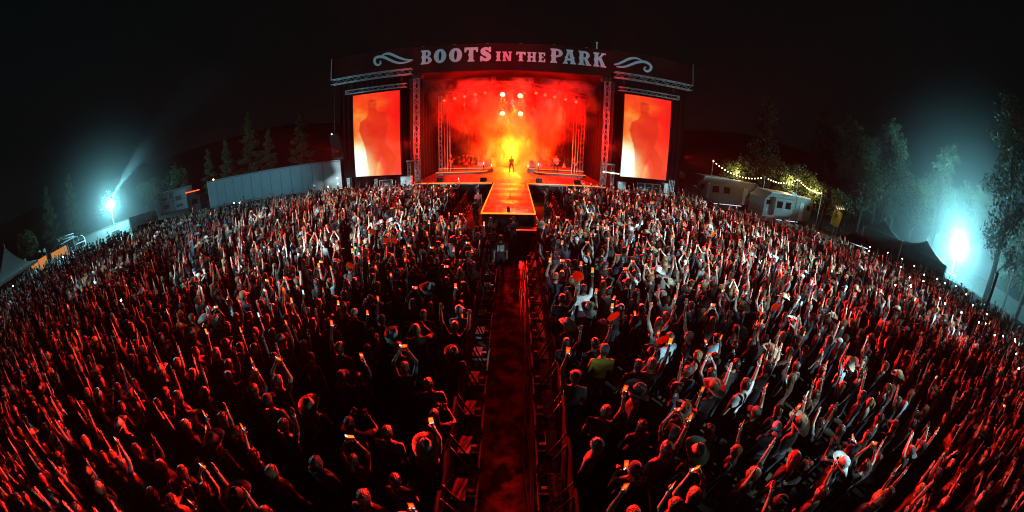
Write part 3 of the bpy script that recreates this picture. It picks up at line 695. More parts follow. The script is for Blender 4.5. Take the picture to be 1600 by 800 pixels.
for k, (x, y, z) in enumerate(((SX + 4.6, 36.0, DZ + 0.28), (6.5, 35.6, DZ + 0.28), (-5.2, 36.0, DZ + 0.28))):
    m_ = thing('microphone_stand', 'microphone stand ' + ('in front of the white-shirted guitarist', 'in front of the guitarist on the right', 'in front of the drum kit')[k], 'microphone', (x, y, z), group='microphone stands')
    MB().tube((0, 0, 0), (0, 0, 1.5), 0.012).lathe([(0.15, 0), (0.14, 0.02), (0, 0.03)], (0, 0, 0), 12).build('stand', M['black_metal'], m_)
    MB().tube((0, 0, 1.48), (0, 0.14, 1.55), 0.018, 0.026).build('microphone_head', M['alu'], m_)
for k, (x, y) in enumerate(((-3.0, 36.0), (-2.2, 36.9), (1.9, 36.8), (3.0, 36.0))):
    o = MB().lathe([(0.12, 0), (0.12, 0.05), (0.05, 0.08), (0.05, 0.62), (0.0, 0.64)], (0, 0, 0), 10).mesh('column_lamp', [M['black_metal']])
    t = thing('floor_lamp_tube', 'short glowing upright tube on the riser, ' + ('leftmost of four', 'left of the singer', 'right of the singer', 'rightmost of four')[k], 'stage light', (SX + x, y, DZ + 0.28 if abs(x) > 2.5 else DZ), group='upright glow tubes')
    link('stand', o, t); MB().tube((0, 0, 0.66), (0, 0, 0.95), 0.035).build('lit_tube', M['tube_light'], t)
# ------------------------------------------------------------------ surroundings
def oriented(a, b):
    """midpoint, length and heading of a line on the ground"""
    a = Vector((*a, 0)); b = Vector((*b, 0)); d = b - a
    return (a + b)/2, d.length, math.atan2(d.y, d.x)

# articulated trailer left of the stage
mid, L, rz = oriented((-32.4, 23.6), (-16.9, 28.6))
t = thing('semi_trailer', 'long pale box trailer parked left of the stage', 'trailer', (mid.x, mid.y + 0.6, 0), rz)
MB().box((0, 1.25, 2.65), (L, 2.5, 2.75)).build('box_body', M['grey'], t)
npn = 12
for i in range(npn):
    x0 = -L/2 + (L-1.9)*i/npn; x1 = -L/2 + (L-1.9)*(i+1)/npn
    MB().box(((x0+x1)/2, -0.012, 2.65), (x1-x0-0.07, 0.024, 2.6)).build('panel', M['trailer'], t)
    MB().box((x1, -0.03, 3.98), (0.05, 0.03, 0.12)).build('rivet_clip', M['white'], t)
MB().box((L/2 - 0.94, -0.016, 2.65), (1.84, 0.03, 2.6)).build('panel', M['white'], t)
for x, z in ((L/2-0.45, 2.3), (L/2-0.45, 1.75), (L/2-1.5, 1.55)): MB().ball((x, -0.05, z), 0.07, 8, 5).build('marker_reflector', M['lens_white'], t)
MB().box((0, -0.02, 4.06), (L, 0.06, 0.08)).build('top_rail', M['alu'], t)
MB().box((0, -0.02, 1.24), (L, 0.06, 0.1)).build('bottom_rail', M['alu'], t)
MB().box((-L/2, -0.02, 2.65), (0.1, 0.08, 2.8)).build('corner_post', M['white'], t)
for x in (-L/2+1.6, -L/2+2.9, L/2-1.6, L/2-2.9):
    MB().lathe([(0.5, -0.14), (0.52, -0.1), (0.52, 0.1), (0.5, 0.14)], (x, 0.25, 0.52), 16, rot=Matrix.Rotation(R(90), 3, 'X')).build('wheel', M['dark'], t, True)
MB().ball((-L/2 + 0.95, -0.04, 4.15), 0.09, 8, 5).build('marker_lamp', M['bulb'], t)

def wall_run(name, label, cat, a, b, h, m, panel=2.4, posts=True, z0=0.0, trim=None, group=None):
    mid, L, rz = oriented(a, b)
    t = thing(name, label, cat, (mid.x, mid.y, 0), rz, group)
    n = max(1, round(L/panel))
    for i in range(n):
        x0, x1 = -L/2 + L*i/n, -L/2 + L*(i+1)/n
        MB().box(((x0+x1)/2, 0.012*(i % 2), z0 + h/2), (x1-x0-0.03, 0.05, h)).build('panel', m, t)
        if posts: MB().tube((x0, 0.06, 0), (x0, 0.06, z0+h+0.05), 0.03).build('post', M['alu'], t)
    if trim: MB().box((0, -0.02, z0+h+0.03), (L, 0.08, 0.06)).build('top_rail', trim, t)
    return t
wall_run('barrier_wall', 'dark scrim-covered barrier between the trailer and the left crowd', 'barrier', (-40.0, 17.5), (-16.8, 26.9), 1.55, M['scrim'])
wall_run('barrier_wall', 'dark scrim-covered barrier below the camper trailers right of stage', 'barrier', (15.6, 27.2), (27.5, 15.0), 1.35, M['scrim'])
wall_run('barrier_wall', 'dark scrim-covered barrier in front of the dark tents', 'barrier', (27.7, 14.8), (36.5, 7.6), 1.3, M['scrim'])
wall_run('site_fence', 'bright white floodlit fence at the far right edge', 'fence', (49.5, 11.5), (57.5, -9.0), 1.75, M['fence'], 2.0, trim=M['alu'])
wall_run('barrier_wall', 'grey barrier behind the silhouetted people at far right', 'barrier', (38.4, 8.3), (45.5, -7.0), 1.15, M['grey'])
wall_run('site_fence', 'bright white floodlit wall below the left light mast', 'fence', (-57.0, 12.4), (-51.6, 21.2), 1.7, M['fence'], 2.2, trim=M['alu'])
wall_run('fabric_fence', 'pale fabric-draped fence left of the truck', 'fence', (-46.2, 19.2), (-41.5, 21.5), 2.3, M['tent'], 1.0)
wall_run('site_fence', 'pale green-lit fence between stalls and white wall on the left', 'fence', (-53.5, 7.5), (-51.5, 11.3), 1.5, M['tan'], 2.0)
ar = thing('arched_sign', 'small white arched sign standing on the left white wall', 'sign', (-50.6, 12.3, 0), R(58))
b = MB()
for k in range(12):
    a0, a1 = math.pi*k/12, math.pi*(k+1)/12
    b.prism([(0.62*math.cos(a0), 1.7+0.75*math.sin(a0)), (0.62*math.cos(a1), 1.7+0.75*math.sin(a1)), (0.44*math.cos(a1), 1.7+0.55*math.sin(a1)), (0.44*math.cos(a0), 1.7+0.55*math.sin(a0))], -0.1, 0.02)
for x in (-0.53, 0.53): b.box((x, -0.04, 0.85), (0.17, 0.12, 1.7))
b.build('arch_frame', M['white'], ar)
MB().box((0, 0.0, 1.3), (0.85, 0.05, 1.2)).build('sign_board', M['grey'], ar)

# box truck
mid, L, rz = oriented((-40.6, 21.6), (-37.0, 23.8))
t = thing('box_truck', 'white box truck with printed sides left of the trailer', 'truck', (mid.x, mid.y, 0), rz)
MB().box((0, 1.2, 2.75), (L, 2.3, 2.45)).build('cargo_box', M['white'], t)
MB().box((0, -0.02, 2.75), (L, 0.05, 0.06)).box((0, 0.01, 3.95), (L+0.05, 0.06, 0.08)).box((0, 0.01, 1.55), (L+0.05, 0.06, 0.08)).box((0.15, -0.02, 2.75), (0.07, 0.05, 2.3)).build('side_trim', M['grey'], t)
for x, z, w, h in ((-1.1, 2.3, 1.0, 0.5), (-1.2, 3.2, 0.8, 0.25), (0.95, 3.0, 0.9, 0.45), (1.0, 2.1, 1.0, 0.3), (-0.2, 3.4, 0.25, 0.7)):
    MB().box((x, 0.035, z), (w, 0.02, h)).build('side_print', M['grey'], t)
MB().box((L/2 + 1.0, 1.2, 1.7), (1.8, 2.2, 2.1)).box((L/2+0.7, 1.2, 2.95), (1.2, 2.1, 0.5)).build('cab', M['scrim'], t)
MB().box((L/2 + 1.1, 0.09, 2.1), (0.8, 0.03, 0.6)).build('cab_window', M['glass'], t)
MB().box((L/2 + 0.9, 0.1, 3.3), (2.2, 0.06, 0.1)).build('roof_marker', M['lens_red'], t)
for x in (-1.2, L/2+1.1): MB().lathe([(0.45, -0.14), (0.46, 0.14)], (x, 0.2, 0.46), 14, rot=Matrix.Rotation(R(90), 3, 'X')).build('wheel', M['dark'], t, True)

# light towers
def light_tower(loc, face, h, label, n=4, scale=1.0, power=0, aim=None):
    t = thing('light_tower', label, 'light tower', loc, face)
    MB().box((0, 0.3, 0.55), (1.3, 1.9, 0.8)).build('generator', M['grey'], t)
    MB().tube((0, 0, 0.3), (0, 0, h*0.55), 0.09).tube((0, 0, h*0.5), (0, 0, h), 0.06).build('mast', M['white'], t)
    MB().box((0, 0, h), (1.3*scale, 0.08, 0.08)).build('cross_arm', M['alu'], t)
    for k in range(n):
        x = (-0.45 + 0.9*k/(n-1))*scale; dz = 0.0
        MB().box((x, -0.05, h+0.18*scale), (0.34*scale*0.8, 0.16, 0.30*scale)).build('floodlight', M['black_metal'], t)
        MB().box((x, -0.14, h+0.18*scale), (0.31*scale*0.8, 0.02, 0.27*scale)).build('lens', M['tower_lens'], t)
    for x in (-0.65, 0.65): MB().lathe([(0.28, -0.09), (0.28, 0.09)], (x, 0.3, 0.3), 12, rot=Matrix.Rotation(R(90), 3, 'Y')).build('wheel', M['dark'], t, True)
    return t
def face_cam(x, y): return math.atan2(-y, -x) + math.pi/2
light_tower((-52.4, 18.8, 0), face_cam(-52.4, 18.8), 4.3, 'glaring floodlight mast behind the white wall at far left', 3, 1.0)
light_tower((45.6, 9.3, 0), face_cam(45.6, 9.3), 3.4, 'glaring floodlight tower behind the fence at far right', 4, 1.8)
spot('tower_flood', (-51.9, 18.6, 4.45), (-22, 8, 0), 17000, TEAL, 150, 0.6, 0.3)
point('tower_glow', (-52.0, 18.7, 4.6), 5000, TEAL, 0.3)
spot('tower_flood', (-52.4, 19.2, 5.3), (-61, 36, 15.5), 330000, TEAL, 17, 0.7, 0.1)
spot('tower_flood', (44.9, 9.15, 3.75), (20, 4, -1), 9000, TEAL, 165, 0.6, 0.35)
point('tower_glow', (44.8, 9.1, 4.0), 7000, TEAL, 0.35)
spot('tower_flood', (45.6, 9.5, 4.2), (56, 14, 18.0), 26000, TEAL, 110, 0.9, 0.35)

# big peaked tent, left edge
def peak_tent(label, c, rz, half, eave, peak, m, legs=True, name='peaked_tent', walls=None, group=None):
    t = thing(name, label, 'tent', (*c, 0), rz, group)
    n = 8
    for q in range(4):
        b = MB(); vs = []; fs = []
        a0 = Vector((half, -half, 0)); a1 = Vector((half, half, 0)); rot = Matrix.Rotation(q*math.pi/2, 3, 'Z')
        for i in range(n+1):
            f = i/n; z = eave + (peak-eave)*(f**1.9); k = 1 - f
            for j in range(5):
                v = (a0.lerp(a1, j/4))*k; vs.append(rot @ Vector((v.x, v.y, z - 0.03*math.sin(math.pi*j/4)*k)))
        fs = [(i*5+j, i*5+j+1, (i+1)*5+j+1, (i+1)*5+j) for i in range(n) for j in range(4)]
        b.add(vs, fs).build('roof_panel', m, t, True)
        e = MB(); pts = [rot @ a0.lerp(a1, j/8) for j in range(9)]
        e.add([(p.x, p.y, eave) for p in pts] + [(p.x, p.y, eave - 0.22 - 0.06*(j % 2)) for j, p in enumerate(pts)], [(j, j+1, 10+j, 9+j) for j in range(8)]).build('valance', m, t)
        if legs: MB().tube(rot @ Vector((half, half, 0)), rot @ Vector((half, half, eave)), 0.05).build('leg', M['alu'], t)
        if walls and q in walls:
            b = MB(); K = 12
            for j in range(K):
                p0 = rot @ a0.lerp(a1, j/K); p1 = rot @ a0.lerp(a1, (j+1)/K); o0 = 0.98 - 0.015*(j % 2); o1 = 0.98 - 0.015*((j+1) % 2)
                b.add([(p0.x*o0, p0.y*o0, 0.05), (p1.x*o1, p1.y*o1, 0.05), (p1.x*o1, p1.y*o1, eave-0.1), (p0.x*o0, p0.y*o0, eave-0.1)], [(0, 1, 2, 3)])
            b.build('side_wall', m, t)
    MB().tube((0, 0, peak-0.2), (0, 0, peak+0.35), 0.05).build('finial', M['alu'], t)
    return t
peak_tent('white high-peaked tent cut by the left picture edge', (-50.5, 0.6), R(8), 3.6, 2.45, 5.3, M['tent'])
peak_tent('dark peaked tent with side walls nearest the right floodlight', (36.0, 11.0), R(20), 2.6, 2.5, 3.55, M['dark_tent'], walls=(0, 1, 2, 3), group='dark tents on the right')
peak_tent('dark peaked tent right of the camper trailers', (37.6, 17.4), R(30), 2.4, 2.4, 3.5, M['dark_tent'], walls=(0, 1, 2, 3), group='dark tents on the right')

# vendor stalls, left
for k, (x, y) in enumerate(((-52.6, 5.0), (-51.6, 8.3))):
    s = thing('food_stall', ('dark food stall with warm lit counter beside the peaked tent', 'dark food stall with warm lit counter next to the white frame')[k], 'stall', (x, y, 0), R(-78), group='vendor stalls on the left')
    MB().box((0, -0.2, 0.5), (2.8, 0.5, 1.0)).build('counter', M['grey'], s)
    MB().box((0, 0.9, 1.5), (2.8, 0.08, 1.2)).build('menu_board', M['menu'], s)
    MB().add([(-1.6, -1.1, 2.25), (1.6, -1.1, 2.25), (1.6, 1.3, 2.35), (-1.6, 1.3, 2.35), (0, 0.1, 3.05)], [(0, 1, 4), (1, 2, 4), (2, 3, 4), (3, 0, 4), (3, 2, 1, 0)]).build('canopy', M['black'], s)
    for lx, ly in ((-1.5, -1.0), (1.5, -1.0), (1.5, 1.2), (-1.5, 1.2)): MB().tube((lx, ly, 0), (lx, ly, 2.3), 0.03).build('leg', M['alu'], s)
    for fx in (-1.4, 1.3): MB().prism([(fx, 2.3), (fx+0.5, 2.45), (fx+0.45, 2.8), (fx+0.05, 2.95)], -1.12, -1.09).build('pennant', M['white'], s)
    for k2 in range(3): MB().box((-0.3+0.3*k2, -1.14, 2.35), (0.2, 0.03, 0.18)).build('sign_block', M['white'], s)
s = thing('metal_frame', 'white tubular frame structure with a slanted roof beside the stalls', 'frame', (-51.2, 10.4, 0), R(-75))
for lx, ly in ((-1.3, -0.8), (1.3, -0.8), (1.3, 0.8), (-1.3, 0.8)): MB().tube((lx, ly, 0), (lx, ly, 2.5), 0.05).build('leg', M['white'], s)
truss(s, (-1.5, -0.8, 2.75), (1.5, -0.8, 3.1), 0.35, 0.5, 0.04, m=M['white'])
MB().box((0.2, 0, 2.5), (3.0, 1.8, 0.06)).build('shelf', M['white'], s)
ut = thing('utility_cart', 'small white utility cart beside the left white wall', 'cart', (-48.6, 11.6, 0), R(60))
MB().box((0, 0, 0.55), (1.6, 1.0, 0.5)).box((0.3, 0, 1.0), (0.7, 0.95, 0.45)).build('cart_body', M['white'], ut)
MB().box((0, 0, 1.75), (1.4, 1.0, 0.06)).build('roof', M['white'], ut)
for x in (-0.6, 0.6):
    for y in (-0.45, 0.45): MB().tube((x, y, 1.0), (x, y, 1.75), 0.03).build('roof_post', M['alu'], ut)
for x in (-0.5, 0.5):
    for y in (-0.5, 0.5): MB().lathe([(0.24, -0.07), (0.24, 0.07)], (x, y, 0.24), 12, rot=Matrix.Rotation(R(90), 3, 'X')).build('wheel', M['dark'], ut, True)

# camper trailers
def camper(label, a, b, h, swoosh=True, flip=False, awn=None):
    mid, L, rz = oriented(a, b)
    t = thing('camper_trailer', label, 'camper', (mid.x, mid.y, 0), rz, 'camper trailers right of the stage')
    prof = [(-L/2, 0.75), (L/2, 0.75), (L/2, h-0.25), (L/2-0.3, h), (-L/2+0.9, h), (-L/2, h-0.7)]
    MB().prism(prof, 0.0, 2.4).build('camper_body', M['tan'], t)
    MB().box((0.15, 1.2, h+0.04), (L-1.4, 2.3, 0.08)).build('roof_sheet', M['white'], t)
    MB().box((L*0.18, 1.2, h+0.2), (0.8, 0.7, 0.26)).build('air_conditioner', M['white'], t)
    so = MB().box((-L*0.17, -0.2, 1.95), (L*0.36, 0.4, 1.75)).build('slide_out', M['tan'], t)
    for x in (-L*0.26, -L*0.09):
        w = MB().box((x, -0.415, 2.2), (0.85, 0.03, 0.65)).build('window', M['glass'], t)
        for z in (1.85, 2.55): MB().box((x, -0.408, z), (0.95, 0.02, 0.05)).build('frame_bar', M['grey'], w)
    for x, w_, h_ in ((L*0.42, 0.6, 0.5), (-L*0.43, 0.55, 0.45)):
        MB().box((x, -0.014, 2.25), (w_, 0.03, h_)).build('window', M['glass'], t)
    d = MB().box((L*0.26, -0.02, 1.75), (0.7, 0.04, 1.85)).build('door', M['white'], t)
    MB().box((L*0.26+0.26, -0.05, 1.7), (0.06, 0.04, 0.12)).build('handle', M['black_metal'], d)
    if swoosh:
        MB().prism([(L*0.04, 1.5), (L*0.2, 1.95), (L*0.2, 2.1), (L*0.04, 1.62)], -0.03, -0.005).build('side_stripe', M['grey'], t)
        MB().prism([(L*0.31, 1.4), (L*0.48, 1.75), (L*0.48, 1.85), (L*0.31, 1.5)], -0.03, -0.005).build('side_stripe', M['grey'], t)
    MB().box((0, -0.01, 0.62), (L*0.45, 0.06, 0.04)).build('underglow_strip', M['underglow'], t)
    for x in (-0.5, 0.5): MB().lathe([(0.38, -0.12), (0.38, 0.12)], (x+L*0.1, 0.2, 0.38), 14, rot=Matrix.Rotation(R(90), 3, 'X')).build('wheel', M['dark'], t, True)
    for x in (-L*0.4, L*0.42): MB().tube((x, 0.3, 0), (x, 0.3, 0.8), 0.05).build('jack', M['black_metal'], t)
    return t
camper('cream camper trailer with slide-out parked right of the right screen', (18.5, 29.4), (27.6, 29.7), 3.3)
camper('cream camper trailer under the string lights, right of the first', (23.6, 24.3), (31.7, 24.4), 3.2)
camper('small dim camper half hidden behind the right video screen', (14.4, 32.6), (18.9, 33.0), 3.2, False)
pk = thing('parked_car', 'dark car with lit sill parked between campers and tents', 'car', (34.2, 18.8, 0), R(-38))
MB().prism([(-2.2, 0.35), (2.2, 0.35), (2.25, 0.8), (1.3, 0.95), (0.7, 1.45), (-1.1, 1.45), (-1.8, 0.98), (-2.25, 0.9)], -0.85, 0.85).build('car_body', M['black_metal'], pk)
MB().prism([(-1.0, 1.0), (1.05, 1.0), (0.62, 1.38), (-1.0, 1.38)], -0.87, -0.84).build('side_window', M['glass'], pk)
MB().box((0, -0.87, 0.42), (2.6, 0.03, 0.06)).build('sill_light', M['underglow'], pk)
for x in (-1.35, 1.4):
    for y in (-0.78, 0.78): MB().lathe([(0.33, -0.1), (0.33, 0.1)], (x, y, 0.33), 14, rot=Matrix.Rotation(R(90), 3, 'X')).build('wheel', M['dark'], pk, True)

# festoon lights
def festoon(label, pts, n):
    t = thing('string_lights', label, 'string lights', (0, 0, 0), group='festoon strings over the campers')
    q = [Vector(p) for p in pts]; path = []
    for a, b in zip(q[:-1], q[1:]):
        sag = (b-a).length*0.12
        path += [a.lerp(b, k/10) - Vector((0, 0, sag*4*(k/10)*(1-k/10))) for k in range(10)]
    path.append(q[-1])
    MB().path(path, 0.012, 4).build('cable', M['cable'], t)
    me = MB().ball((0, 0, -0.06), 0.062, 8, 6).mesh('bulb', M['bulb'], True)
    for k in range(n):
        f = (len(path)-1)*k/(n-1); i = min(int(f), len(path)-2)
        link('bulb', me, t, path[i].lerp(path[i+1], f-i))
festoon('drooping string of warm bulbs over the first camper', [(21.5, 31.3, 5.0), (25.9, 27.8, 4.25)], 17)
festoon('drooping string of warm bulbs over the second camper', [(25.9, 26.6, 4.35), (28.8, 24.7, 5.05), (30.6, 22.6, 4.3)], 24)
for (x, y, h), lab in (((21.5, 31.4, 5.1), 'thin pole holding the string lights nearest the stage'), ((25.9, 27.2, 4.5), 'thin pole holding the string lights between the campers'), ((28.8, 24.75, 5.2), 'thin pole holding the string lights above the second camper'), ((30.6, 22.5, 4.4), 'thin pole at the far right end of the string lights')):
    o = MB().tube((0, 0, 0), (0, 0, h), 0.04).box((0, 0, 0.03), (0.4, 0.4, 0.06)).box((0.0, 0, h-0.1), (0.3, 0.04, 0.04)).build('light_pole', M['white'], loc=(x, y, 0))
    tag(o, lab, 'pole', 'string light poles')
point('festoon_glow', (24.5, 30.6, 4.2), 550, (1.0, 0.72, 0.30), 0.5)
point('festoon_glow', (29.6, 26.6, 4.6), 700, (1.0, 0.72, 0.30), 0.5)
point('festoon_glow', (32.4, 25.0, 4.2), 450, (1.0, 0.72, 0.30), 0.5)
yb = thing('yellow_banner', 'tilted yellow banner on a frame right of the campers', 'banner', (31.8, 20.9, 0), R(-45))
MB().prism([(-0.45, 1.55), (0.55, 1.35), (0.85, 2.85), (0.7, 3.0), (-0.2, 3.1)], -0.03, 0.03).build('banner_sheet', M['yellow'], yb)
MB().tube((0.1, 0.08, 0), (0.2, 0.08, 3.1), 0.04).build('pole', M['alu'], yb)
MB().box((0.15, -0.045, 2.45), (0.35, 0.02, 0.05)).box((0.2, -0.045, 2.6), (0.18, 0.02, 0.08)).build('banner_print', M['dark'], yb)
for k in range(4): MB().box((-0.1+0.25*k, -0.3, 3.35+0.06*k), (0.16, 1.2, 0.03), Matrix.Rotation(R(12), 3, 'X')).build('awning_slat', M['white'], yb)
point('banner_lamp', (31.2, 20.0, 3.6), 30, (1.0, 0.75, 0.35), 0.1)

# leaning pole right
o = MB().tube((0, 0, 0), (0, 0, 4.2), 0.16, 0.14, 10).box((0, 0, 4.22), (0.3, 0.3, 0.05)).build('wooden_post', M['bark'], loc=(31.9, 2.2, 0))
tag(o, 'thick dark post silhouetted against the floodlit fence on the right', 'post')

# ------------------------------------------------------------------ trees
def leaf_cloud(rs, blobs, per, size):
    vs, fs = [], []
    for (c, r) in blobs:
        nclump = max(3, per//14)
        cl = rs.normal(size=(nclump, 3)); cl /= np.linalg.norm(cl, axis=1)[:, None]
        cl = np.array(c) + cl*np.array(r)*(rs.rand(nclump, 1)**0.4)
        for p in cl:
            for _ in range(14):
                q = p + rs.normal(size=3)*np.array(r)*0.16
                u = rs.normal(size=3); u /= np.linalg.norm(u); w = np.cross(u, rs.normal(size=3)); w /= np.linalg.norm(w)
                s = size*(0.6 + 0.8*rs.rand())
                b = len(vs); vs += [q - u*s, q + w*s*0.42, q + u*s, q - w*s*0.42]; fs.append((b, b+1, b+2, b+3))
    return [tuple(v) for v in vs], fs
def tree_mesh(seed, h, spread, kind):
    rs = np.random.RandomState(seed); tr = MB(); blobs = []
    tr.path([(0, 0, -0.3), (0.1, 0.05, h*0.3), (0.0, 0.1, h*0.62), (0.1, 0, h*0.92)], [0.035*h*0.6, 0.028*h*0.6, 0.016*h*0.6, 0.03], 7)
    if kind == 'tall':
        for k in range(16):
            z = h*(0.3 + 0.68*k/15); a = rs.rand()*6.28; d = spread*(0.2+0.6*rs.rand())*(1.05 - abs(k/15 - 0.4))
            e = (d*math.cos(a), d*math.sin(a), z); tr.path([(0, 0, z - h*0.10), (e[0]*0.5, e[1]*0.5, z - h*0.05), e], [0.06, 0.045, 0.02], 5)
            blobs.append((e, (spread*0.5, spread*0.5, h*0.085)))
    elif kind == 'conifer':
        for k in range(18):
            f = k/17; z = h*(0.12 + 0.86*f); d = spread*(1-f)*0.6 + 0.1; a = k*2.4
            e = (d*math.cos(a), d*math.sin(a), z); tr.path([(0, 0, z), e], [0.04, 0.015], 4)
            blobs.append((e, (0.3 + spread*0.45*(1-f), 0.3 + spread*0.45*(1-f), h*0.05)))
    else:
        for k in range(14):
            a = rs.rand()*6.28; d = spread*0.75*math.sqrt(rs.rand()); z = h*(0.4 + 0.5*rs.rand())
            e = (d*math.cos(a), d*math.sin(a), z); tr.path([(0, 0, h*0.28), (e[0]*0.5, e[1]*0.5, z*0.75), e], [0.07, 0.05, 0.02], 5)
            blobs.append((e, (spread*0.34, spread*0.34, h*0.14)))
    v, f = leaf_cloud(rs, blobs, 320, 0.15 if kind != 'tall' else 0.17)
    return tr, v, f
TREES = {}
for key, seed, h, sp_, kind in (('tallA', 1, 16, 3.2, 'tall'), ('tallB', 2, 14, 2.6, 'tall'), ('conA', 3, 10, 2.4, 'conifer'), ('conB', 4, 9, 2.0, 'conifer'), ('rndA', 5, 7, 3.0, 'round'), ('rndB', 6, 6, 2.6, 'round')):
    tr, v, f = tree_mesh(seed, h, sp_, kind)
    TREES[key] = (tr.mesh('trunk', M['bark'], True), MB().add(v, f).mesh('crown', M['leaf2'] if kind == 'tall' else M['leaf']))
def tree(key, x, y, s, label, rz=0.0, name='leafy_tree', z=0.0, group=None):
    t = thing(name, label, 'tree', (x, y, z), rz, group); t.scale = (s, s, s)
    link('trunk', TREES[key][0], t); link('crown', TREES[key][1], t)
tl = [('conA', -47.6, 36.3, 0.82, 'green-lit conifer rising behind the left end of the trailer', 'conifer_tree'),
      ('conB', -45.0, 38.4, 1.0, 'conifer second from the trailer end in the left dark row', 'conifer_tree'),
      ('conA', -42.4, 41.8, 1.28, 'tallest dark conifer behind the middle of the trailer', 'conifer_tree'),
      ('conB', -39.0, 43.0, 1.05, 'dark conifer just right of the tallest one behind the trailer', 'conifer_tree'),
      ('conA', -33.5, 45.0, 1.15, 'dark conifer behind the right half of the trailer', 'conifer_tree'),
      ('rndA', -53.5, 33.0, 1.05, 'round dark tree behind the box truck', 'leafy_tree'),
      ('rndB', -57.5, 29.5, 1.1, 'round dark tree above the fabric fence', 'leafy_tree'),
      ('rndA', -62.0, 22.0, 1.0, 'dark bushy tree left of the floodlight mast', 'leafy_tree'),
      ('conB', -64.0, 15.0, 1.15, 'dark conifer behind the white frame structure on the left', 'conifer_tree'),
      ('conA', -65.0, 10.5, 1.0, 'dark conifer behind the food stalls', 'conifer_tree'),
      ('rndB', -62.0, 5.5, 1.0, 'low dark tree behind the peaked tent', 'leafy_tree'),
      ('tallA', 39.5, 3.2, 1.1, 'tall pale-leaved tree right of the right floodlight', 'tall_tree'),
      ('tallB', 43.0, -1.0, 1.1, 'tall dark tree cut by the right picture edge', 'tall_tree'),
      ('tallA', 53.0, 15.5, 0.95, 'tall dim tree left of the right floodlight', 'tall_tree'),
      ('tallB', 50.0, 22.0, 1.0, 'tall bare-limbed tree behind the dark tents', 'tall_tree'),
      ('tallA', 47.0, 29.0, 0.95, 'tall dim tree behind the yellow banner', 'tall_tree'),
      ('rndA', 24.9, 31.3, 0.88, 'round tree lit by string lights, nearest the stage', 'leafy_tree'),
      ('rndB', 27.3, 30.6, 1.12, 'round tree lit by string lights, second from the stage', 'leafy_tree'),
      ('rndA', 29.4, 29.2, 1.02, 'round tree lit by string lights, third from the stage', 'leafy_tree'),
      ('rndB', 31.4, 27.9, 1.20, 'round tree lit by string lights, fourth from the stage', 'leafy_tree'),
      ('rndA', 32.9, 26.1, 0.90, 'round tree lit by string lights, fifth from the stage', 'leafy_tree'),
      ('rndB', 34.6, 24.6, 0.95, 'round tree lit by string lights, sixth from the stage', 'leafy_tree'),
      ('rndA', 35.5, 22.4, 0.72, 'round tree lit by string lights, farthest from the stage', 'leafy_tree'),
      ('tallB', 41.0, 44.0, 1.15, 'tall dark tree behind the round trees, left one', 'tall_tree'),
      ('tallA', 51.0, 38.0, 1.05, 'tall dark tree behind the round trees, right one', 'tall_tree'),
      ('rndB', 47.0, 1.0, 1.7, 'broad leafy tree behind the white fence at far right', 'leafy_tree'),
      ('rndA', 52.5, 19.0, 1.6, 'broad dim tree left of the right floodlight glow', 'leafy_tree'),
      ('rndB', 48.0, 24.5, 1.9, 'broad dim tree behind the dark tent', 'leafy_tree'),
      ('tallA', 45.5, 25.5, 0.8, 'slender dim tree above the parked car', 'tall_tree'),
      ('tallB', 55.0, 26.0, 1.2, 'tall dim tree high above the dark tents', 'tall_tree'),
      ('rndB', 60.0, 12.0, 2.2, 'large dark tree behind the right floodlight', 'leafy_tree')]
for i, (k, x, y, s, lab, nm) in enumerate(tl): tree(k, x, y, s, lab, i*1.3, nm, 0.2 if abs(x) > 55 else -0.05, 'trees around the field')
# dark hills
for nm, pts in (('hills', [(-150, 60), (-110, 85), (-60, 110), (0, 125), (60, 110), (110, 80), (150, 50)]),):
    b = MB(); rs = np.random.RandomState(9); vs = []; n = 60; q = cat_rom([(x, y, 0) for x, y in pts], 10); n = len(q)
    for i, v in enumerate(q):
        d = v.normalized()
        for j in range(7):
            vs.append((v.x + d.x*j*9, v.y + d.y*j*9, (j/6)**0.8*(9 + 5*math.sin(i*0.31) + 2.5*math.sin(i*0.83)) + (rs.rand()-0.5)*1.2 - 1 + (3 if j else 0)))
    b.add(vs, [(i*7+j, (i+1)*7+j, (i+1)*7+j+1, i*7+j+1) for i in range(n-1) for j in range(6)])
    structure(b.build(nm, M['hill'], smooth=True))
# ------------------------------------------------------------------ barricades
BAR = {}
def make_barricade():
    d = {}
    d['panel'] = MB().box((0, 0, 0.62), (0.025, 0.96, 1.0)).mesh('panel', M['black'])
    d['top_rail'] = MB().tube((0, -0.49, 1.16), (0, 0.49, 1.16), 0.028, n=8).mesh('top_rail', M['black'], True)
    d['step_plate'] = MB().box((0.17, 0, 0.32), (0.23, 0.54, 0.025), Matrix.Rotation(R(-13), 3, 'X')).mesh('step_plate', M['plate'])
    d['base_bar'] = MB().box((0.44, 0, 0.05), (0.035, 0.86, 0.05)).mesh('base_bar', M['plate'])
    d['cross_bar'] = MB().box((0.22, 0, 0.05), (0.42, 0.04, 0.04)).mesh('cross_bar', M['plate'])
    d['brace'] = MB().tube((0.02, 0, 1.12), (0.44, 0, 0.07), 0.018, n=6).mesh('brace', M['black_metal'], True)
    d['bracket'] = MB().box((0.345, 0, 0.30), (0.11, 0.06, 0.02)).mesh('bracket', M['plate'])
    d['strut'] = MB().tube((0.02, -0.42, 1.1), (0.02, 0.42, 0.15), 0.014, n=5).mesh('strut', M['black_metal'])
    return d
BAR = make_barricade()
ORD = ['zeroth', 'first', 'second', 'third', 'fourth', 'fifth', 'sixth', 'seventh', 'eighth', 'ninth', 'tenth', 'eleventh', 'twelfth', 'thirteenth', 'fourteenth', 'fifteenth', 'sixteenth', 'seventeenth', 'eighteenth', 'nineteenth', 'twentieth']
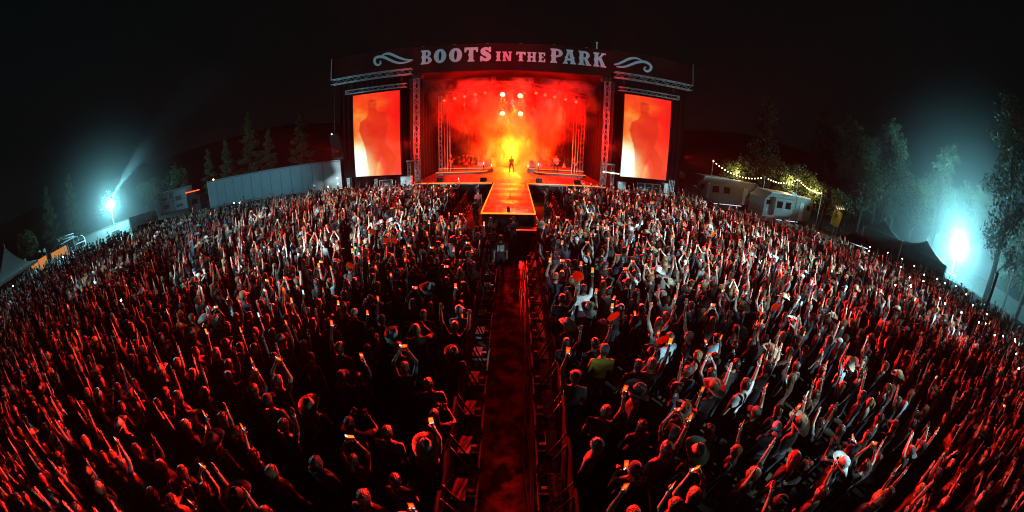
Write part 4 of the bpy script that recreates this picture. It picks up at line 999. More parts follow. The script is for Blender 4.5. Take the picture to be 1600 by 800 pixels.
_units = ['', 'first', 'second', 'third', 'fourth', 'fifth', 'sixth', 'seventh', 'eighth', 'ninth']
def ordinal(n):
    if n <= 20: return ORD[n]
    t, u = divmod(n, 10); tens = {2: 'twent', 3: 'thirt', 4: 'fort', 5: 'fift', 6: 'sixt'}[t]
    return tens + 'ieth' if u == 0 else tens + 'y-' + _units[u]
def barricade(x, y, rz, label, group):
    t = thing('crowd_barricade', label, 'barricade', (x, y, 0.02), rz, group)
    for k in ('panel', 'top_rail', 'step_plate', 'base_bar', 'cross_bar', 'bracket', 'strut'): link(k, BAR[k], t)
    for dy in (-0.38, 0.38): link('brace', BAR['brace'], t, (0, dy, 0))
for s, nm in ((-1, 'left'), (1, 'right')):
    for k in range(13):
        y = 1.75 + 1.0*k + (0.08 if s > 0 else 0); taper = 0.012*y
        barricade(s*(0.94 + taper), y, 0 if s < 0 else math.pi, 'barricade section along the %s side of the aisle, %s from the bottom' % (nm, ordinal(k+1)), 'aisle barricades')
    for k in range(11):
        y = 15.4 + k
        barricade(SX + s*(3.1 + 0.035*k), y, 0 if s < 0 else math.pi, 'red-lit barricade section of the %s pit, %s from its near end' % (nm, ordinal(k+1)), 'pit barricades')
    for k in range(2):
        x = SX + s*(1.75 + k); barricade(x, 14.75, R(90), 'barricade section closing the %s pit corner, %s from the aisle' % (nm, ordinal(k+1)), 'pit barricades')
    for k in range(12):
        x = SX + s*(4.0 + k); barricade(x, 26.6, R(90), 'barricade section before the stage front %s of the runway, %s from the pit' % (nm, ordinal(k+1)), 'stage front barricades')

# ------------------------------------------------------------------ people
def person_mat(name, rough, mode):
    m = bpy.data.materials.new(name); m.use_nodes = True
    nt = m.node_tree; n = nt.nodes; l = nt.links; b = n['Principled BSDF']; b.inputs['Roughness'].default_value = rough
    if mode == 'shirt': b.inputs['Sheen Weight'].default_value = 0.25; b.inputs['Sheen Roughness'].default_value = 0.4
    oi = n.new('ShaderNodeObjectInfo')
    if mode == 'skin':
        cr = n.new('ShaderNodeValToRGB'); e = cr.color_ramp.elements
        e[0].position = 0.0; e[0].color = (0.12, 0.062, 0.04, 1); e[1].position = 1.0; e[1].color = (0.52, 0.34, 0.25, 1)
        q = cr.color_ramp.elements.new(0.45); q.color = (0.43, 0.26, 0.185, 1)
        l.new(oi.outputs['Random'], cr.inputs['Fac']); src = cr.outputs['Color']
    elif mode == 'hair':
        cr = n.new('ShaderNodeValToRGB'); e = cr.color_ramp.elements
        e[0].position = 0.0; e[0].color = (0.012, 0.009, 0.007, 1); e[1].position = 1.0; e[1].color = (0.30, 0.19, 0.09, 1)
        q = cr.color_ramp.elements.new(0.6); q.color = (0.045, 0.026, 0.015, 1)
        l.new(oi.outputs['Random'], cr.inputs['Fac']); src = cr.outputs['Color']
    else: src = oi.outputs['Color']
    tc = n.new('ShaderNodeTexCoord'); nz = n.new('ShaderNodeTexNoise'); nz.inputs['Scale'].default_value = 9 if mode != 'hair' else 30; nz.inputs['Detail'].default_value = 3
    mr = n.new('ShaderNodeMapRange'); mr.inputs['To Min'].default_value = 0.72; mr.inputs['To Max'].default_value = 1.25
    mx = n.new('ShaderNodeMix'); mx.data_type = 'RGBA'; mx.blend_type = 'MULTIPLY'; mx.inputs[0].default_value = 1.0
    l.new(tc.outputs['Object'], nz.inputs['Vector']); l.new(nz.outputs['Fac'], mr.inputs['Value'])
    l.new(src, mx.inputs[6]); l.new(mr.outputs['Result'], mx.inputs[7]); l.new(mx.outputs[2], b.inputs['Base Color'])
    if mode != 'skin':
        bp = n.new('ShaderNodeBump'); bp.inputs['Strength'].default_value = 0.6; bp.inputs['Distance'].default_value = 0.05
        l.new(nz.outputs['Fac'], bp.inputs['Height']); l.new(bp.outputs['Normal'], b.inputs['Normal'])
    return m
PM = [person_mat('skin', 0.42, 'skin'), person_mat('shirt_cloth', 0.85, 'shirt'), mat('denim', (0.018, 0.023, 0.04), 0.85, 0, 0.4, 12), mat('eye_dark', (0.02, 0.015, 0.015), 0.3), mat('paper_wristband', (0.7, 0.74, 0.74), 0.7)]
HAIR = person_mat('hair', 0.38, 'hair'); HATM = person_mat('hat_felt', 0.8, 'shirt')

ARM = dict(phone=((0.25, 0.45, 0.85), (-0.22, 0.2, 0.95)), both=((0.2, 0.55, 0.8), (-0.56, 0.25, 0.8)), high=((0.15, 0.15, 0.98), (0.0, 0.1, 1.0)),
           open=((0.42, 0.12, 0.9), (0.06, 0.1, 1.0)), down=((0.16, 0.04, -1.0), (0.03, 0.2, -1.0)), chest=((0.15, 0.12, -1.0), (-0.34, 0.8, 0.42)),
           clap=((0.3, 0.6, -0.3), (-0.55, 0.5, 0.6)), strum=((0.25, -0.05, -1.0), (-0.62, 0.75, -0.1)), fret=((0.35, 0.3, -0.9), (0.35, 0.75, 0.35)), hip=((0.55, -0.15, -0.85), (-0.6, 0.35, -0.6)))
POSES = [('phone', 'down', 'R'), ('down', 'phone', 'L'), ('both', 'both', 'B'), ('high', 'down', 'R'), ('open', 'open', ''), ('down', 'down', ''), ('open', 'down', ''), ('chest', 'chest', 'C'), ('clap', 'clap', ''), ('open', 'high', 'L')]
POSE_TXT = ['one arm raising a phone', 'left arm raising a phone', 'both hands raising a phone', 'arm stretched up with phone', 'both arms thrown up', 'arms down', 'one open hand raised', 'phone at chest', 'hands clasped in front', 'both arms up, one with phone']

def capsule(b, p0, r0, p1, r1):
    b.ball(p0, r0, 10, 6); b.ball(p1, r1, 10, 6)
    if (Vector(p1) - Vector(p0)).length > 1e-4: b.tube(p0, p1, r0, r1, 10)

def make_body(sex, ra, la, sit=False, stance=0.10):
    f = 1.0 if sex == 'm' else 0.9
    caps, ells = [], []                    # (p0, r0, p1, r1, tag), (c, r, tag)
    dz = -0.38 if sit else 0.0
    Z = lambda z: z + dz
    ells += [((0, 0, Z(0.97)), (0.165 if sex == 'm' else 0.175, 0.12, 0.13), 2), ((0, 0.005, Z(1.12)), (0.15*f, 0.105, 0.17), 1), ((0, 0.0, Z(1.29)), (0.185*f, 0.12, 0.17), 1), ((0, -0.015, Z(1.40)), (0.205*f, 0.095, 0.085), 1)]
    caps += [((0, -0.01, Z(1.43)), 0.058, (0, 0.015, Z(1.55)), 0.052, 0)]
    ells += [((0, 0.018, Z(1.645)), (0.077, 0.097, 0.115), 0), ((0, 0.055, Z(1.585)), (0.052, 0.055, 0.05), 0), ((0, 0.115, Z(1.635)), (0.016, 0.02, 0.024), 0), ((0.08, 0.005, Z(1.64)), (0.014, 0.026, 0.034), 0), ((-0.08, 0.005, Z(1.64)), (0.014, 0.026, 0.034), 0)]
    for s in (-1, 1):
        if sit:
            caps += [((s*0.09, 0, Z(0.93)), 0.085, (s*0.17, 0.42, Z(0.92)), 0.062, 2), ((s*0.17, 0.42, Z(0.92)), 0.06, (s*0.16, 0.38, 0.1), 0.042, 2), ((s*0.16, 0.36, 0.05), 0.045, (s*0.17, 0.52, 0.04), 0.036, 3)]
        else:
            caps += [((s*0.088, 0, 0.93), 0.088, (s*stance, 0.015, 0.5), 0.06, 2), ((s*stance, 0.015, 0.5), 0.06, (s*(stance+0.01), -0.03, 0.1), 0.043, 2), ((s*(stance+0.01), -0.04, 0.05), 0.045, (s*(stance+0.03), 0.14, 0.04), 0.036, 3)]
    hands = []
    for s, an in ((1, ra), (-1, la)):
        d1, d2 = (Vector(v).normalized() for v in ARM[an])
        d1 = Vector((s*d1.x, d1.y, d1.z)); d2 = Vector((s*d2.x, d2.y, d2.z))
        sh = Vector((s*0.185*f, -0.01, Z(1.415))); 
        if d1.z > 0.3: sh = sh + Vector((0, 0, 0.035))
        el = sh + d1*0.285; wr = el + d2*0.25
        mid = sh.lerp(el, 0.62)
        caps += [(tuple(sh), 0.06*f, tuple(mid), 0.053*f, 1), (tuple(mid), 0.044*f, tuple(el), 0.041*f, 0), (tuple(el), 0.041*f, tuple(wr), 0.027*f, 0)]
        pal = wr + d2*0.075
        caps += [(tuple(wr + d2*0.02), 0.028*f, tuple(pal), 0.034*f, 0)]
        hands.append((wr, pal, d2, s, an))
    b = MB()
    for p0, r0, p1, r1, tg in caps: capsule(b, p0, r0, p1, r1)
    for c, r, tg in ells: b.ball(c, r, 12, 8)
    me = b.mesh('tmp', PM[0]); o = bpy.data.objects.new('tmp', me); col.objects.link(o)
    rm = o.modifiers.new('r', 'REMESH'); rm.mode = 'VOXEL'; rm.voxel_size = 0.019
    sm = o.modifiers.new('s', 'SMOOTH'); sm.iterations = 2; sm.factor = 0.4
    dc = o.modifiers.new('d', 'DECIMATE')
    out = []
    dg = bpy.context.evaluated_depsgraph_get()
    ev = o.evaluated_get(dg); m0 = ev.to_mesh(); m0.calc_loop_triangles(); n0 = len(m0.loop_triangles); ev.to_mesh_clear()
    for target in (900, 330, 130):
        dc.ratio = target/n0
        dg.update(); ev = o.evaluated_get(dg); m0 = ev.to_mesh(); m0.calc_loop_triangles()
        v = np.empty(len(m0.vertices)*3); m0.vertices.foreach_get('co', v); v = v.reshape(-1, 3)
        t = np.empty(len(m0.loop_triangles)*3, int); m0.loop_triangles.foreach_get('vertices', t); t = t.reshape(-1, 3)
        ev.to_mesh_clear()
        c = v[t].mean(1); best = np.full(len(c), 1e9); tagv = np.zeros(len(c), int)
        for p0, r0, p1, r1, tg in caps:
            a = np.array(p0); d = np.array(p1) - a; q = np.clip(((c-a)@d)/max(d@d, 1e-9), 0, 1)
            dd = np.linalg.norm(c - a - q[:, None]*d, axis=1) - (r0 + (r1-r0)*q); k = dd < best; best[k] = dd[k]; tagv[k] = tg
        for e, r, tg in ells:
            r = np.array(r); dd = (np.linalg.norm((c-np.array(e))/r, axis=1) - 1)*r.min(); k = dd < best; best[k] = dd[k]; tagv[k] = tg
        out.append([v, t, tagv])
    bpy.data.objects.remove(o); bpy.data.meshes.remove(me)
    # fingers, eyes and mouth on the near mesh
    x = MB()
    for wr, pal, d2, s, an in hands:
        side = Vector((1, 0, 0)) if abs(d2.x) < 0.8 else Vector((0, 0, 1))
        side = (side - d2*side.dot(d2)).normalized(); nrm = side.cross(d2)
        if nrm.y < 0: nrm = -nrm
        grip = an in ('phone', 'both', 'high', 'chest', 'strum', 'fret'); cu = 0.85 if grip else (0.18 if an == 'open' else 0.45)
        for k, L in enumerate((0.058, 0.070, 0.075, 0.068)):
            base = pal + side*(-0.027 + 0.018*k)*(-s) + d2*0.012
            q1 = base + (d2*(1 - 0.35*cu) + nrm*0.45*cu + side*(-0.12 + 0.08*k)*(-s))*L*0.5
            q2 = q1 + (d2*(1 - 0.9*cu) + nrm*0.7*cu)*L*0.5
            x.path([base - d2*0.02, q1, q2], [0.0105, 0.0095, 0.007], 5)
        tb = wr.lerp(pal, 0.35) + side*s*(-0.026); q1 = tb + (side*(-s)*0.8 + d2*0.5 + nrm*0.3)*0.035; q2 = q1 + (d2*0.9 + side*(-s)*0.2 + nrm*0.4*cu)*0.032
        x.path([tb, q1, q2], [0.013, 0.011, 0.008], 5)
    wr, pal, d2, s, an = hands[0]; x.tube(wr - d2*0.012, wr + d2*0.010, 0.032*f, n=9, mi=4)
    wr, pal, d2, s, an = hands[1]
    if sex == 'f': x.tube(wr - d2*0.012, wr + d2*0.008, 0.031*f, n=9, mi=4)
    nf = len(x.f)
    for s in (-1, 1): x.ball((s*0.03, 0.105, Z(1.655)), (0.013, 0.008, 0.008), 6, 4, 3)
    x.box((0, 0.108, Z(1.578)), (0.045, 0.012, 0.008), None, 3)
    v, t, tg = out[0]
    nb = len(v); faces = [tuple(int(q) for q in r) for r in t] + [tuple(i + nb for i in fc) for fc in x.f]
    me = bpy.data.meshes.new('person_body'); me.from_pydata([tuple(r) for r in v] + x.v, [], faces)
    for m in PM: me.materials.append(m)
    me.polygons.foreach_set('material_index', list(tg) + x.m); me.polygons.foreach_set('use_smooth', [True]*len(faces))
    return dict(near=me, mid=out[1], far=out[2], hands=hands)

def phone_matrix(hands, mode):
    """where a phone sits in the hand: long side along local z, screen towards local -y"""
    if mode in ('R', 'L'):
        wr, pal, d, s, an = hands[0] if mode == 'R' else hands[1]
        return Matrix.Translation(pal + Vector((0, 0.012, 0.065))) @ Matrix.Rotation(R(-6), 4, 'X')
    c = (hands[0][1] + hands[1][1])/2 + Vector((0, 0.015, 0.045))
    if mode == 'C': return Matrix.Translation(c) @ Matrix.Rotation(R(-48), 4, 'X')
    return Matrix.Translation(c) @ Matrix.Rotation(R(-4), 4, 'X') @ Matrix.Rotation(R(90), 4, 'Y')
BODIES = {}
for sex in 'mf':
    for i, (ra, la, ph) in enumerate(POSES):
        d = make_body(sex, ra, la); d['phone'] = phone_matrix(d['hands'], ph) if ph else None
        BODIES[(sex, i)] = d

# hair and hats, built round the head centre
def hair_mesh(kind):
    b = MB(); K = 14; hr = random.Random(len(kind))
    prof = [(0.0, 0.128), (0.05, 0.120), (0.078, 0.092), (0.09, 0.05), (0.093, 0.0), (0.088, -0.045), (0.07, -0.07)]
    vs = []; 
    for r, z in prof:
        for k in range(K):
            a = 2*math.pi*k/K; yy = math.sin(a)
            cut = z
            if yy > 0.2: cut = max(z, 0.045 + 0.02*yy)                  # the forehead stays clear
            if z < 0.045 and yy > 0.2: rr = 0.088
            else: rr = r
            rr *= 1 + hr.uniform(-0.05, 0.07)
            vs.append((rr*0.93*math.cos(a), rr*1.14*yy*(0.98 if yy > 0 else 1.08), cut))
    fs = [(i*K+k, i*K+(k+1) % K, (i+1)*K+(k+1) % K, (i+1)*K+k) for i in range(len(prof)-1) for k in range(K)]
    b.add(vs, fs)
    if kind == 'long':
        vs = []; prof2 = [(0.05, 0.092, 0.075, -0.01), (-0.04, 0.10, 0.08, -0.02), (-0.14, 0.105, 0.07, -0.05), (-0.24, 0.11, 0.06, -0.085), (-0.33, 0.085, 0.04, -0.10), (-0.36, 0.03, 0.02, -0.10)]
        for z, rx_, ry_, yo in prof2:
            for k in range(K):
                a = 2*math.pi*k/K; w = 1 + 0.07*math.sin(3*a + z*30)
                vs.append((rx_*w*math.cos(a), yo + ry_*w*math.sin(a)*(1 if math.sin(a) < 0 else 0.35), z))
        b.add(vs, [(i*K+k, i*K+(k+1) % K, (i+1)*K+(k+1) % K, (i+1)*K+k) for i in range(len(prof2)-1) for k in range(K)] + [tuple(range((len(prof2)-1)*K, len(prof2)*K))])
    if kind == 'bun': b.ball((0, -0.085, 0.11), (0.05, 0.05, 0.048), 8, 5)
    if kind == 'tail': b.path([(0, -0.10, 0.06), (0, -0.15, 0.02), (0, -0.15, -0.10), (0, -0.12, -0.22)], [0.03, 0.035, 0.032, 0.012], 7)
    return b
def cowboy_mesh():
    b = MB(); K = 20; vs = []
    for r0, dzf in ((0.088, 0.0), (0.12, 0.0), (0.16, 0.3), (0.195, 0.8), (0.205, 1.0)):
        for k in range(K):
            a = 2*math.pi*k/K; cx, sy = math.cos(a), math.sin(a)
            z = 0.055 + dzf*(0.062*cx*cx - 0.022*sy*sy)
            vs.append((r0*cx*(1 - 0.10*dzf*abs(cx)), r0*sy*1.16, z))
    b.add(vs, [(i*K+k, i*K+(k+1) % K, (i+1)*K+(k+1) % K, (i+1)*K+k) for i in range(4) for k in range(K)])
    vs = []
    for sc_, z in ((1.0, 0.052), (1.0, 0.075), (0.97, 0.12), (0.88, 0.165), (0.72, 0.185), (0.42, 0.178), (0.0, 0.160)):
        for k in range(K):
            a = 2*math.pi*k/K; cx, sy = math.cos(a), math.sin(a)
            pinch = 1 - 0.28*max(0, (z-0.10)/0.09)*max(0, sy)**2
            zz = z - (0.030*max(0, 1 - abs(cx)*3) if 0.17 < z < 0.19 and sc_ < 0.8 else 0)
            vs.append((0.09*sc_*cx*pinch, 0.106*sc_*sy, zz))
    b.add(vs, [(i*K+k, i*K+(k+1) % K, (i+1)*K+(k+1) % K, (i+1)*K+k) for i in range(6) for k in range(K)])
    return b
def cap_mesh(back=False):
    b = MB(); K = 14; s = -1 if back else 1
    b.lathe([(0.094, 0.03), (0.096, 0.06), (0.085, 0.10), (0.055, 0.128), (0.012, 0.138), (0.0, 0.142)], (0, 0.0, 0), K, sx=0.92, sy=1.14)
    vs = []
    for j, rr in enumerate((0.09, 0.15, 0.185)):
        for k in range(9):
            a = R(-62 + 124*k/8); vs.append((rr*math.sin(a)*0.75, s*(0.03 + rr*math.cos(a)), 0.04 - 0.012*j - 0.03*abs(math.sin(a))**2))
    b.add(vs, [(j*9+k, j*9+k+1, (j+1)*9+k+1, (j+1)*9+k) for j in range(2) for k in range(8)])
    return b
HEADS = dict(short=(hair_mesh('short'), HAIR, 'hair'), long=(hair_mesh('long'), HAIR, 'hair'), bun=(hair_mesh('bun'), HAIR, 'hair'), tail=(hair_mesh('tail'), HAIR, 'hair'),
             cowboy=(cowboy_mesh(), HATM, 'cowboy_hat'), cap=(cap_mesh(), HATM, 'cap'), backcap=(cap_mesh(True), HATM, 'cap'))
HEADME = {k: v[0].mesh(v[2], v[1], True) for k, v in HEADS.items()}
HEADARR = {}
for k, (b, m, nm) in HEADS.items():
    me = HEADME[k]; me.calc_loop_triangles()
    v = np.array([tuple(p.co) for p in me.vertices]); t = np.array([tuple(q.vertices) for q in me.loop_triangles]); HEADARR[k] = (v, t)
HC = Vector((0, 0.018, 1.645))

# phones
SCRM = emit_attr('phone_screen', 1.45)
def phone_mesh(pal, rs):
    b = MB().box((0, 0, 0), (0.076, 0.009, 0.156)); nb = len(b.v); nbf = len(b.f)
    W, Hh = 4, 8; vs = []; cols = []
    for j in range(Hh+1):
        for i in range(W+1): vs.append((-0.034 + 0.068*i/W, -0.0062, 0.073 - 0.146*j/Hh))
    b.add(vs, [(j*(W+1)+i, (j+1)*(W+1)+i, (j+1)*(W+1)+i+1, j*(W+1)+i+1) for j in range(Hh) for i in range(W)], 1)
    for j in range(Hh):
        for i in range(W):
            u, v = (i+0.5)/W - 0.5, (j+0.5)/Hh
            if pal == 'stage':
                c = np.array([1.0, 0.06, 0.006])*(0.5 + 0.5*rs.rand()); c += np.array([0.8, 0.26, 0.02])*max(0, 1 - math.hypot(u*2.2, (v-0.42)*3.2))
                if v > 0.72: c = np.array([0.5, 0.10, 0.05])*0.5
                if v > 0.8 and rs.rand() < 0.5: c = np.array([0.8, 0.95, 1.0])*1.3
            elif pal == 'red':
                c = np.array([1.0, 0.03, 0.02])*(0.4 + 0.6*rs.rand())
                if 0.3 < v < 0.55: c = np.array([1.0, 0.3, 0.08])
                if v > 0.85 and rs.rand() < 0.5: c = np.array([0.7, 0.95, 1.0])
            elif pal == 'bright':
                c = np.array([1.0, 0.24, 0.02])*(0.7 + 0.5*rs.rand())
                if v > 0.78: c = np.array([0.9, 0.95, 1.0])
            else:
                c = np.array([0.62, 0.9, 1.0])*(0.5 + 0.6*rs.rand())
            cols.append(c)
    me = b.mesh('phone', [M['black_metal'], SCRM])
    at = me.attributes.new('Col', 'FLOAT_COLOR', 'FACE')
    arr = np.ones((len(me.polygons), 4), np.float32); arr[:, :3] = 0.0; arr[nbf:, :3] = np.array(cols)
    at.data.foreach_set('color', arr.ravel())
    return me
rsp = np.random.RandomState(5)
PHONES = dict(stage=[phone_mesh('stage', rsp) for _ in range(5)], red=[phone_mesh('red', rsp) for _ in range(3)], bright=[phone_mesh('bright', rsp) for _ in range(3)], white=[phone_mesh('white', rsp) for _ in range(2)])
PTXT = dict(stage='glowing orange', red='dim red', bright='bright yellow-orange', white='bluish white')

SHIRTS = [('black', (0.010, 0.010, 0.011), 52), ('charcoal', (0.030, 0.031, 0.033), 14), ('navy', (0.014, 0.022, 0.05), 10), ('grey', (0.14, 0.145, 0.15), 5), ('white', (0.62, 0.64, 0.66), 6), ('pale blue', (0.26, 0.42, 0.52), 5), ('red', (0.28, 0.02, 0.02), 3), ('tan', (0.34, 0.26, 0.16), 2), ('green', (0.03, 0.08, 0.04), 2), ('maroon', (0.09, 0.015, 0.02), 3)]
HATS = [('straw', (0.56, 0.48, 0.34)), ('tan', (0.36, 0.25, 0.15)), ('brown', (0.13, 0.07, 0.04)), ('black', (0.015, 0.014, 0.013)), ('white', (0.68, 0.68, 0.66))]
SW = [s[2] for s in SHIRTS]
HEAD_TXT = dict(short='short hair', long='long hair', bun='hair in a bun', tail='a ponytail')

def to_pix(p):
    v = (Vector(p) - cam.location).normalized(); th = math.acos(max(-1, min(1, v.dot(fw)))); a = math.atan2(v.dot(up2), v.dot(rt2)); k = 800/(math.pi/2)
    return 800 + k*th*math.cos(a), 400 - k*th*math.sin(a)
def in_frame(x, y):
    u, v = to_pix((x, y, 1.75)); return -25 < u < 1625 and v < 860
def poly_in(x, y, P):
    c = False
    for i in range(len(P)):
        (x0, y0), (x1, y1) = P[i], P[i-1]
        if (y0 > y) != (y1 > y) and x < (x1-x0)*(y-y0)/(y1-y0) + x0: c = not c
    return c
FIELD = [(-1.0, -9), (-1.2, 14.2), (-4.15, 15.0), (-4.3, 26.0), (-16.5, 26.0), (-29.0, 20.8), (-44.0, 11.8), (-50.0, 5.0), (-52.0, -9)]
FIELD2 = [(1.0, -9), (1.2, 14.2), (3.55, 15.0), (3.7, 26.0), (14.6, 26.0), (18.6, 20.5), (26.3, 13.0), (33.5, 6.5), (38.5, -3.0), (40.0, -9)]
rng = random.Random(11)
crowd = []
for jr in range(60):
    for side in (-1, 1):
        for ic in range(80):
            x = side*(1.18 + 0.70*ic + (0.35 if jr % 2 else 0)); y = -9 + 0.66*jr + 0.0
            x += rng.uniform(-0.21, 0.21); y += rng.uniform(-0.21, 0.21)
            if abs(x) < 1.14 + max(0, y)*0.014: x = side*(1.14 + max(0, y)*0.014)
            if not poly_in(x, y, FIELD if side < 0 else FIELD2) or not in_frame(x, y): continue
            if math.hypot(x, y) < 1.6: continue
            edge = math.hypot(x + 6, (y - 6))
            dens = 0.95 if (abs(x) < 22) else 0.86
            if x < -34 or x > 30: dens = 0.6
            if rng.random() > dens: continue
            crowd.append(dict(x=x, y=y, row=jr, place=ic, side=side))
for x, y in [(33.5 + 0.35*k + rng.uniform(-.5, .5), 8.2 - 0.9*k + rng.uniform(-.6, .6)) for k in range(11)]:
    crowd.append(dict(x=x, y=y, row=0, place=90, side=1))
for c in crowd:
    c['d'] = math.sqrt(c['x']**2 + c['y']**2 + (CAM_H-1.7)**2)
    sexf = rng.random() < 0.5; c['sex'] = 'f' if sexf else 'm'
    r = rng.random()
    edge_l = c['x'] < -32 or c['x'] > 31
    w = [15, 11, 10, 6, 5, 30, 6, 5, 8, 3] if not edge_l else [4, 3, 2, 2, 4, 40, 4, 6, 6, 1]
    if 11 < abs(c['x']) and not edge_l: w = [10, 7, 7, 3, 4, 44, 5, 6, 12, 2]
    if c['y'] > 8 and abs(c['x']) < 20: w = [23, 16, 13, 8, 4, 20, 5, 4, 6, 3]
    c['pose'] = rng.choices(range(10), w)[0]
    c['shirt'] = rng.choices(SHIRTS, SW)[0][:2]
    r = rng.random()
    if r < 0.115: c['head'] = 'cowboy'
    elif r < 0.18: c['head'] = 'cap'
    elif r < 0.205: c['head'] = 'backcap'
    elif sexf: c['head'] = rng.choices(['long', 'tail', 'bun'], [70, 20, 10])[0]
    else: c['head'] = 'short'
    c['hat'] = rng.choices(HATS, [30, 26, 18, 14, 12])[0]
    if c['head'] in ('cap', 'backcap'): c['hat'] = rng.choice([('black', (0.015,)*3), ('grey', (0.2,)*3), ('white', (0.66,)*3), ('navy', (0.02, 0.03, 0.07)), ('red', (0.4, 0.03, 0.03))])
    c['h'] = (0.965 if sexf else 1.035) + rng.uniform(-0.045, 0.05)
    c['rz'] = math.atan2(SX - c['x'], 33.0 - c['y'])*-1.0 + rng.gauss(0, 0.25) + (rng.choice((-1.3, 1.3)) if rng.random() < 0.06 else 0)
    c['tx'], c['ty'] = rng.gauss(0, 0.045), rng.gauss(0, 0.045)
    c['ph'] = rng.choices(['stage', 'red', 'bright', 'white'], [54, 24, 18, 4])[0]
    c['fan'] = False; c['torch'] = False; c['lab'] = None
def nearest(x, y, ok=lambda c: True):
    return min((c for c in crowd if ok(c)), key=lambda c: (c['x']-x)**2 + (c['y']-y)**2)
def hero(x, y, **k):
    c = nearest(x, y, lambda c: c['lab'] is None and abs(c['x']) > 0); c.update(x=x, y=y, **k); c['hero'] = True
    return c
HEROES = [
    (1.77, 4.9, dict(sex='m', pose=7, head='cap', hat=('grey', (0.10, 0.14, 0.16)), shirt=('yellow', (0.62, 0.52, 0.06)), h=1.06, lab='heavyset person in bright yellow T-shirt and dark cap, back to camera')),
    (-1.16, 6.4, dict(sex='m', pose=7, head='cap', hat=('white', (0.6, 0.62, 0.64)), shirt=('white', (0.60, 0.64, 0.66)), h=1.04, lab='person in white shirt and white cap leaning on left barricade')),
    (-2.25, 7.5, dict(sex='f', pose=5, head='cowboy', hat=('white', (0.62, 0.62, 0.60)), shirt=('black', (0.012, 0.012, 0.013)), lab='person in white cowboy hat left of aisle, about seventh row back')),
    (-4.2, 6.6, dict(sex='m', pose=5, head='cowboy', hat=('brown', (0.20, 0.11, 0.06)), shirt=('black', (0.012, 0.012, 0.013)), lab='person in brown cowboy hat left of the white-hatted one')),
    (-1.16, 5.1, dict(sex='m', pose=5, head='cowboy', hat=('brown', (0.24, 0.14, 0.08)), shirt=('black', (0.012, 0.012, 0.013)), lab='person in brown cowboy hat at the left barricade, back turned')),
    (-3.2, 3.15, dict(sex='f', pose=5, head='cowboy', hat=('tan', (0.40, 0.26, 0.15)), shirt=('black', (0.012, 0.012, 0.013)), lab='person in tan cowboy hat behind two raised phones, lower left')),
    (-1.16, 2.75, dict(sex='f', pose=0, head='cowboy', hat=('straw', (0.50, 0.34, 0.22)), shirt=('maroon', (0.12, 0.02, 0.025)), ph='bright', lab='person in red-lit cowboy hat raising a bright phone at the left barricade')),
    (1.3, 6.05, dict(sex='m', pose=5, head='cowboy', hat=('straw', (0.60, 0.55, 0.44)), shirt=('charcoal', (0.045, 0.047, 0.05)), lab='person in straw cowboy hat at the right barricade, nearer of two')),
    (1.75, 6.75, dict(sex='m', pose=0, head='cowboy', hat=('straw', (0.60, 0.55, 0.44)), shirt=('navy', (0.018, 0.028, 0.06)), lab='person in straw cowboy hat raising a phone behind the right barricade')),
    (2.9, 3.25, dict(sex='f', pose=3, head='cowboy', hat=('tan', (0.50, 0.38, 0.24)), shirt=('black', (0.012, 0.012, 0.013)), lab='person in wide tan cowboy hat with one arm stretched up, lower right')),
    (5.1, 1.1, dict(sex='m', pose=5, head='cowboy', hat=('white', (0.62, 0.68, 0.70)), shirt=('pale blue', (0.30, 0.45, 0.55)), h=1.05, lab='person in white cowboy hat and pale blue shirt, lower right')),
    (4.4, 2.4, dict(sex='m', pose=3, head='backcap', hat=('pale blue', (0.25, 0.45, 0.58)), shirt=('pale blue', (0.20, 0.42, 0.55)), lab='person in blue cap and blue shirt stretching a phone up, lower right')),
    (4.3, 1.6, dict(sex='f', pose=5, head='long', shirt=('black', (0.012, 0.012, 0.013)), redhair=True, lab='person with long red hair in the lower right crowd')),
    (3.3, 5.9, dict(sex='f', pose=4, head='long', shirt=('white', (0.60, 0.62, 0.62)), lab='person in white top with both arms thrown up, right of aisle')),
    (-1.16, 3.4, dict(sex='f', pose=8, head='long', shirt=('black', (0.012, 0.012, 0.013)), lab='person with long hair at the left barricade behind the red-lit hat')),
    (-2.6, 2.05, dict(sex='m', pose=5, head='short', shirt=('grey', (0.16, 0.22, 0.22)), h=1.06, lab='short-haired person in grey T-shirt, bottom left of the aisle')),
    (-7.9, 5.1, dict(sex='f', pose=2, head='cowboy', hat=('white', (0.66, 0.66, 0.64)), shirt=('white', (0.66, 0.68, 0.70)), lab='person all in white with white hat raising both arms, far left')),
    (-12.0, 2.1, dict(sex='m', pose=0, head='cowboy', hat=('straw', (0.6, 0.5, 0.2)), shirt=('grey', (0.3, 0.32, 0.33)), lab='person in pale straw hat at the far left of the near crowd')),
    (2.1, 3.7, dict(sex='m', pose=5, head='cowboy', hat=('black', (0.03, 0.025, 0.02)), shirt=('black', (0.012, 0.012, 0.013)), lab='person in dark cowboy hat seen from above, right of aisle')),
    (3.45, 5.2, dict(sex='m', pose=5, head='short', shirt=('pale blue', (0.28, 0.42, 0.50)), lab='short-haired person in pale blue shirt below the thrown-up arms')),
]
for x, y, kw in HEROES: hero(x, y, **kw)
for x, y in [(1.6, 6.98), (2.15, 4.7), (2.3, 5.6), (-5.28, 10.91), (-4.55, 9.87), (-4.12, 9.95), (-4.85, 7.69), (-10.59, 17.42), (-7.91, 16.9), (6.08, 5.59), (15.05, 4.43), (7.69, 11.5)]:
    c = nearest(x, y, lambda c: not c['fan'] and c['lab'] is None); c.update(pose=6, fan=True)
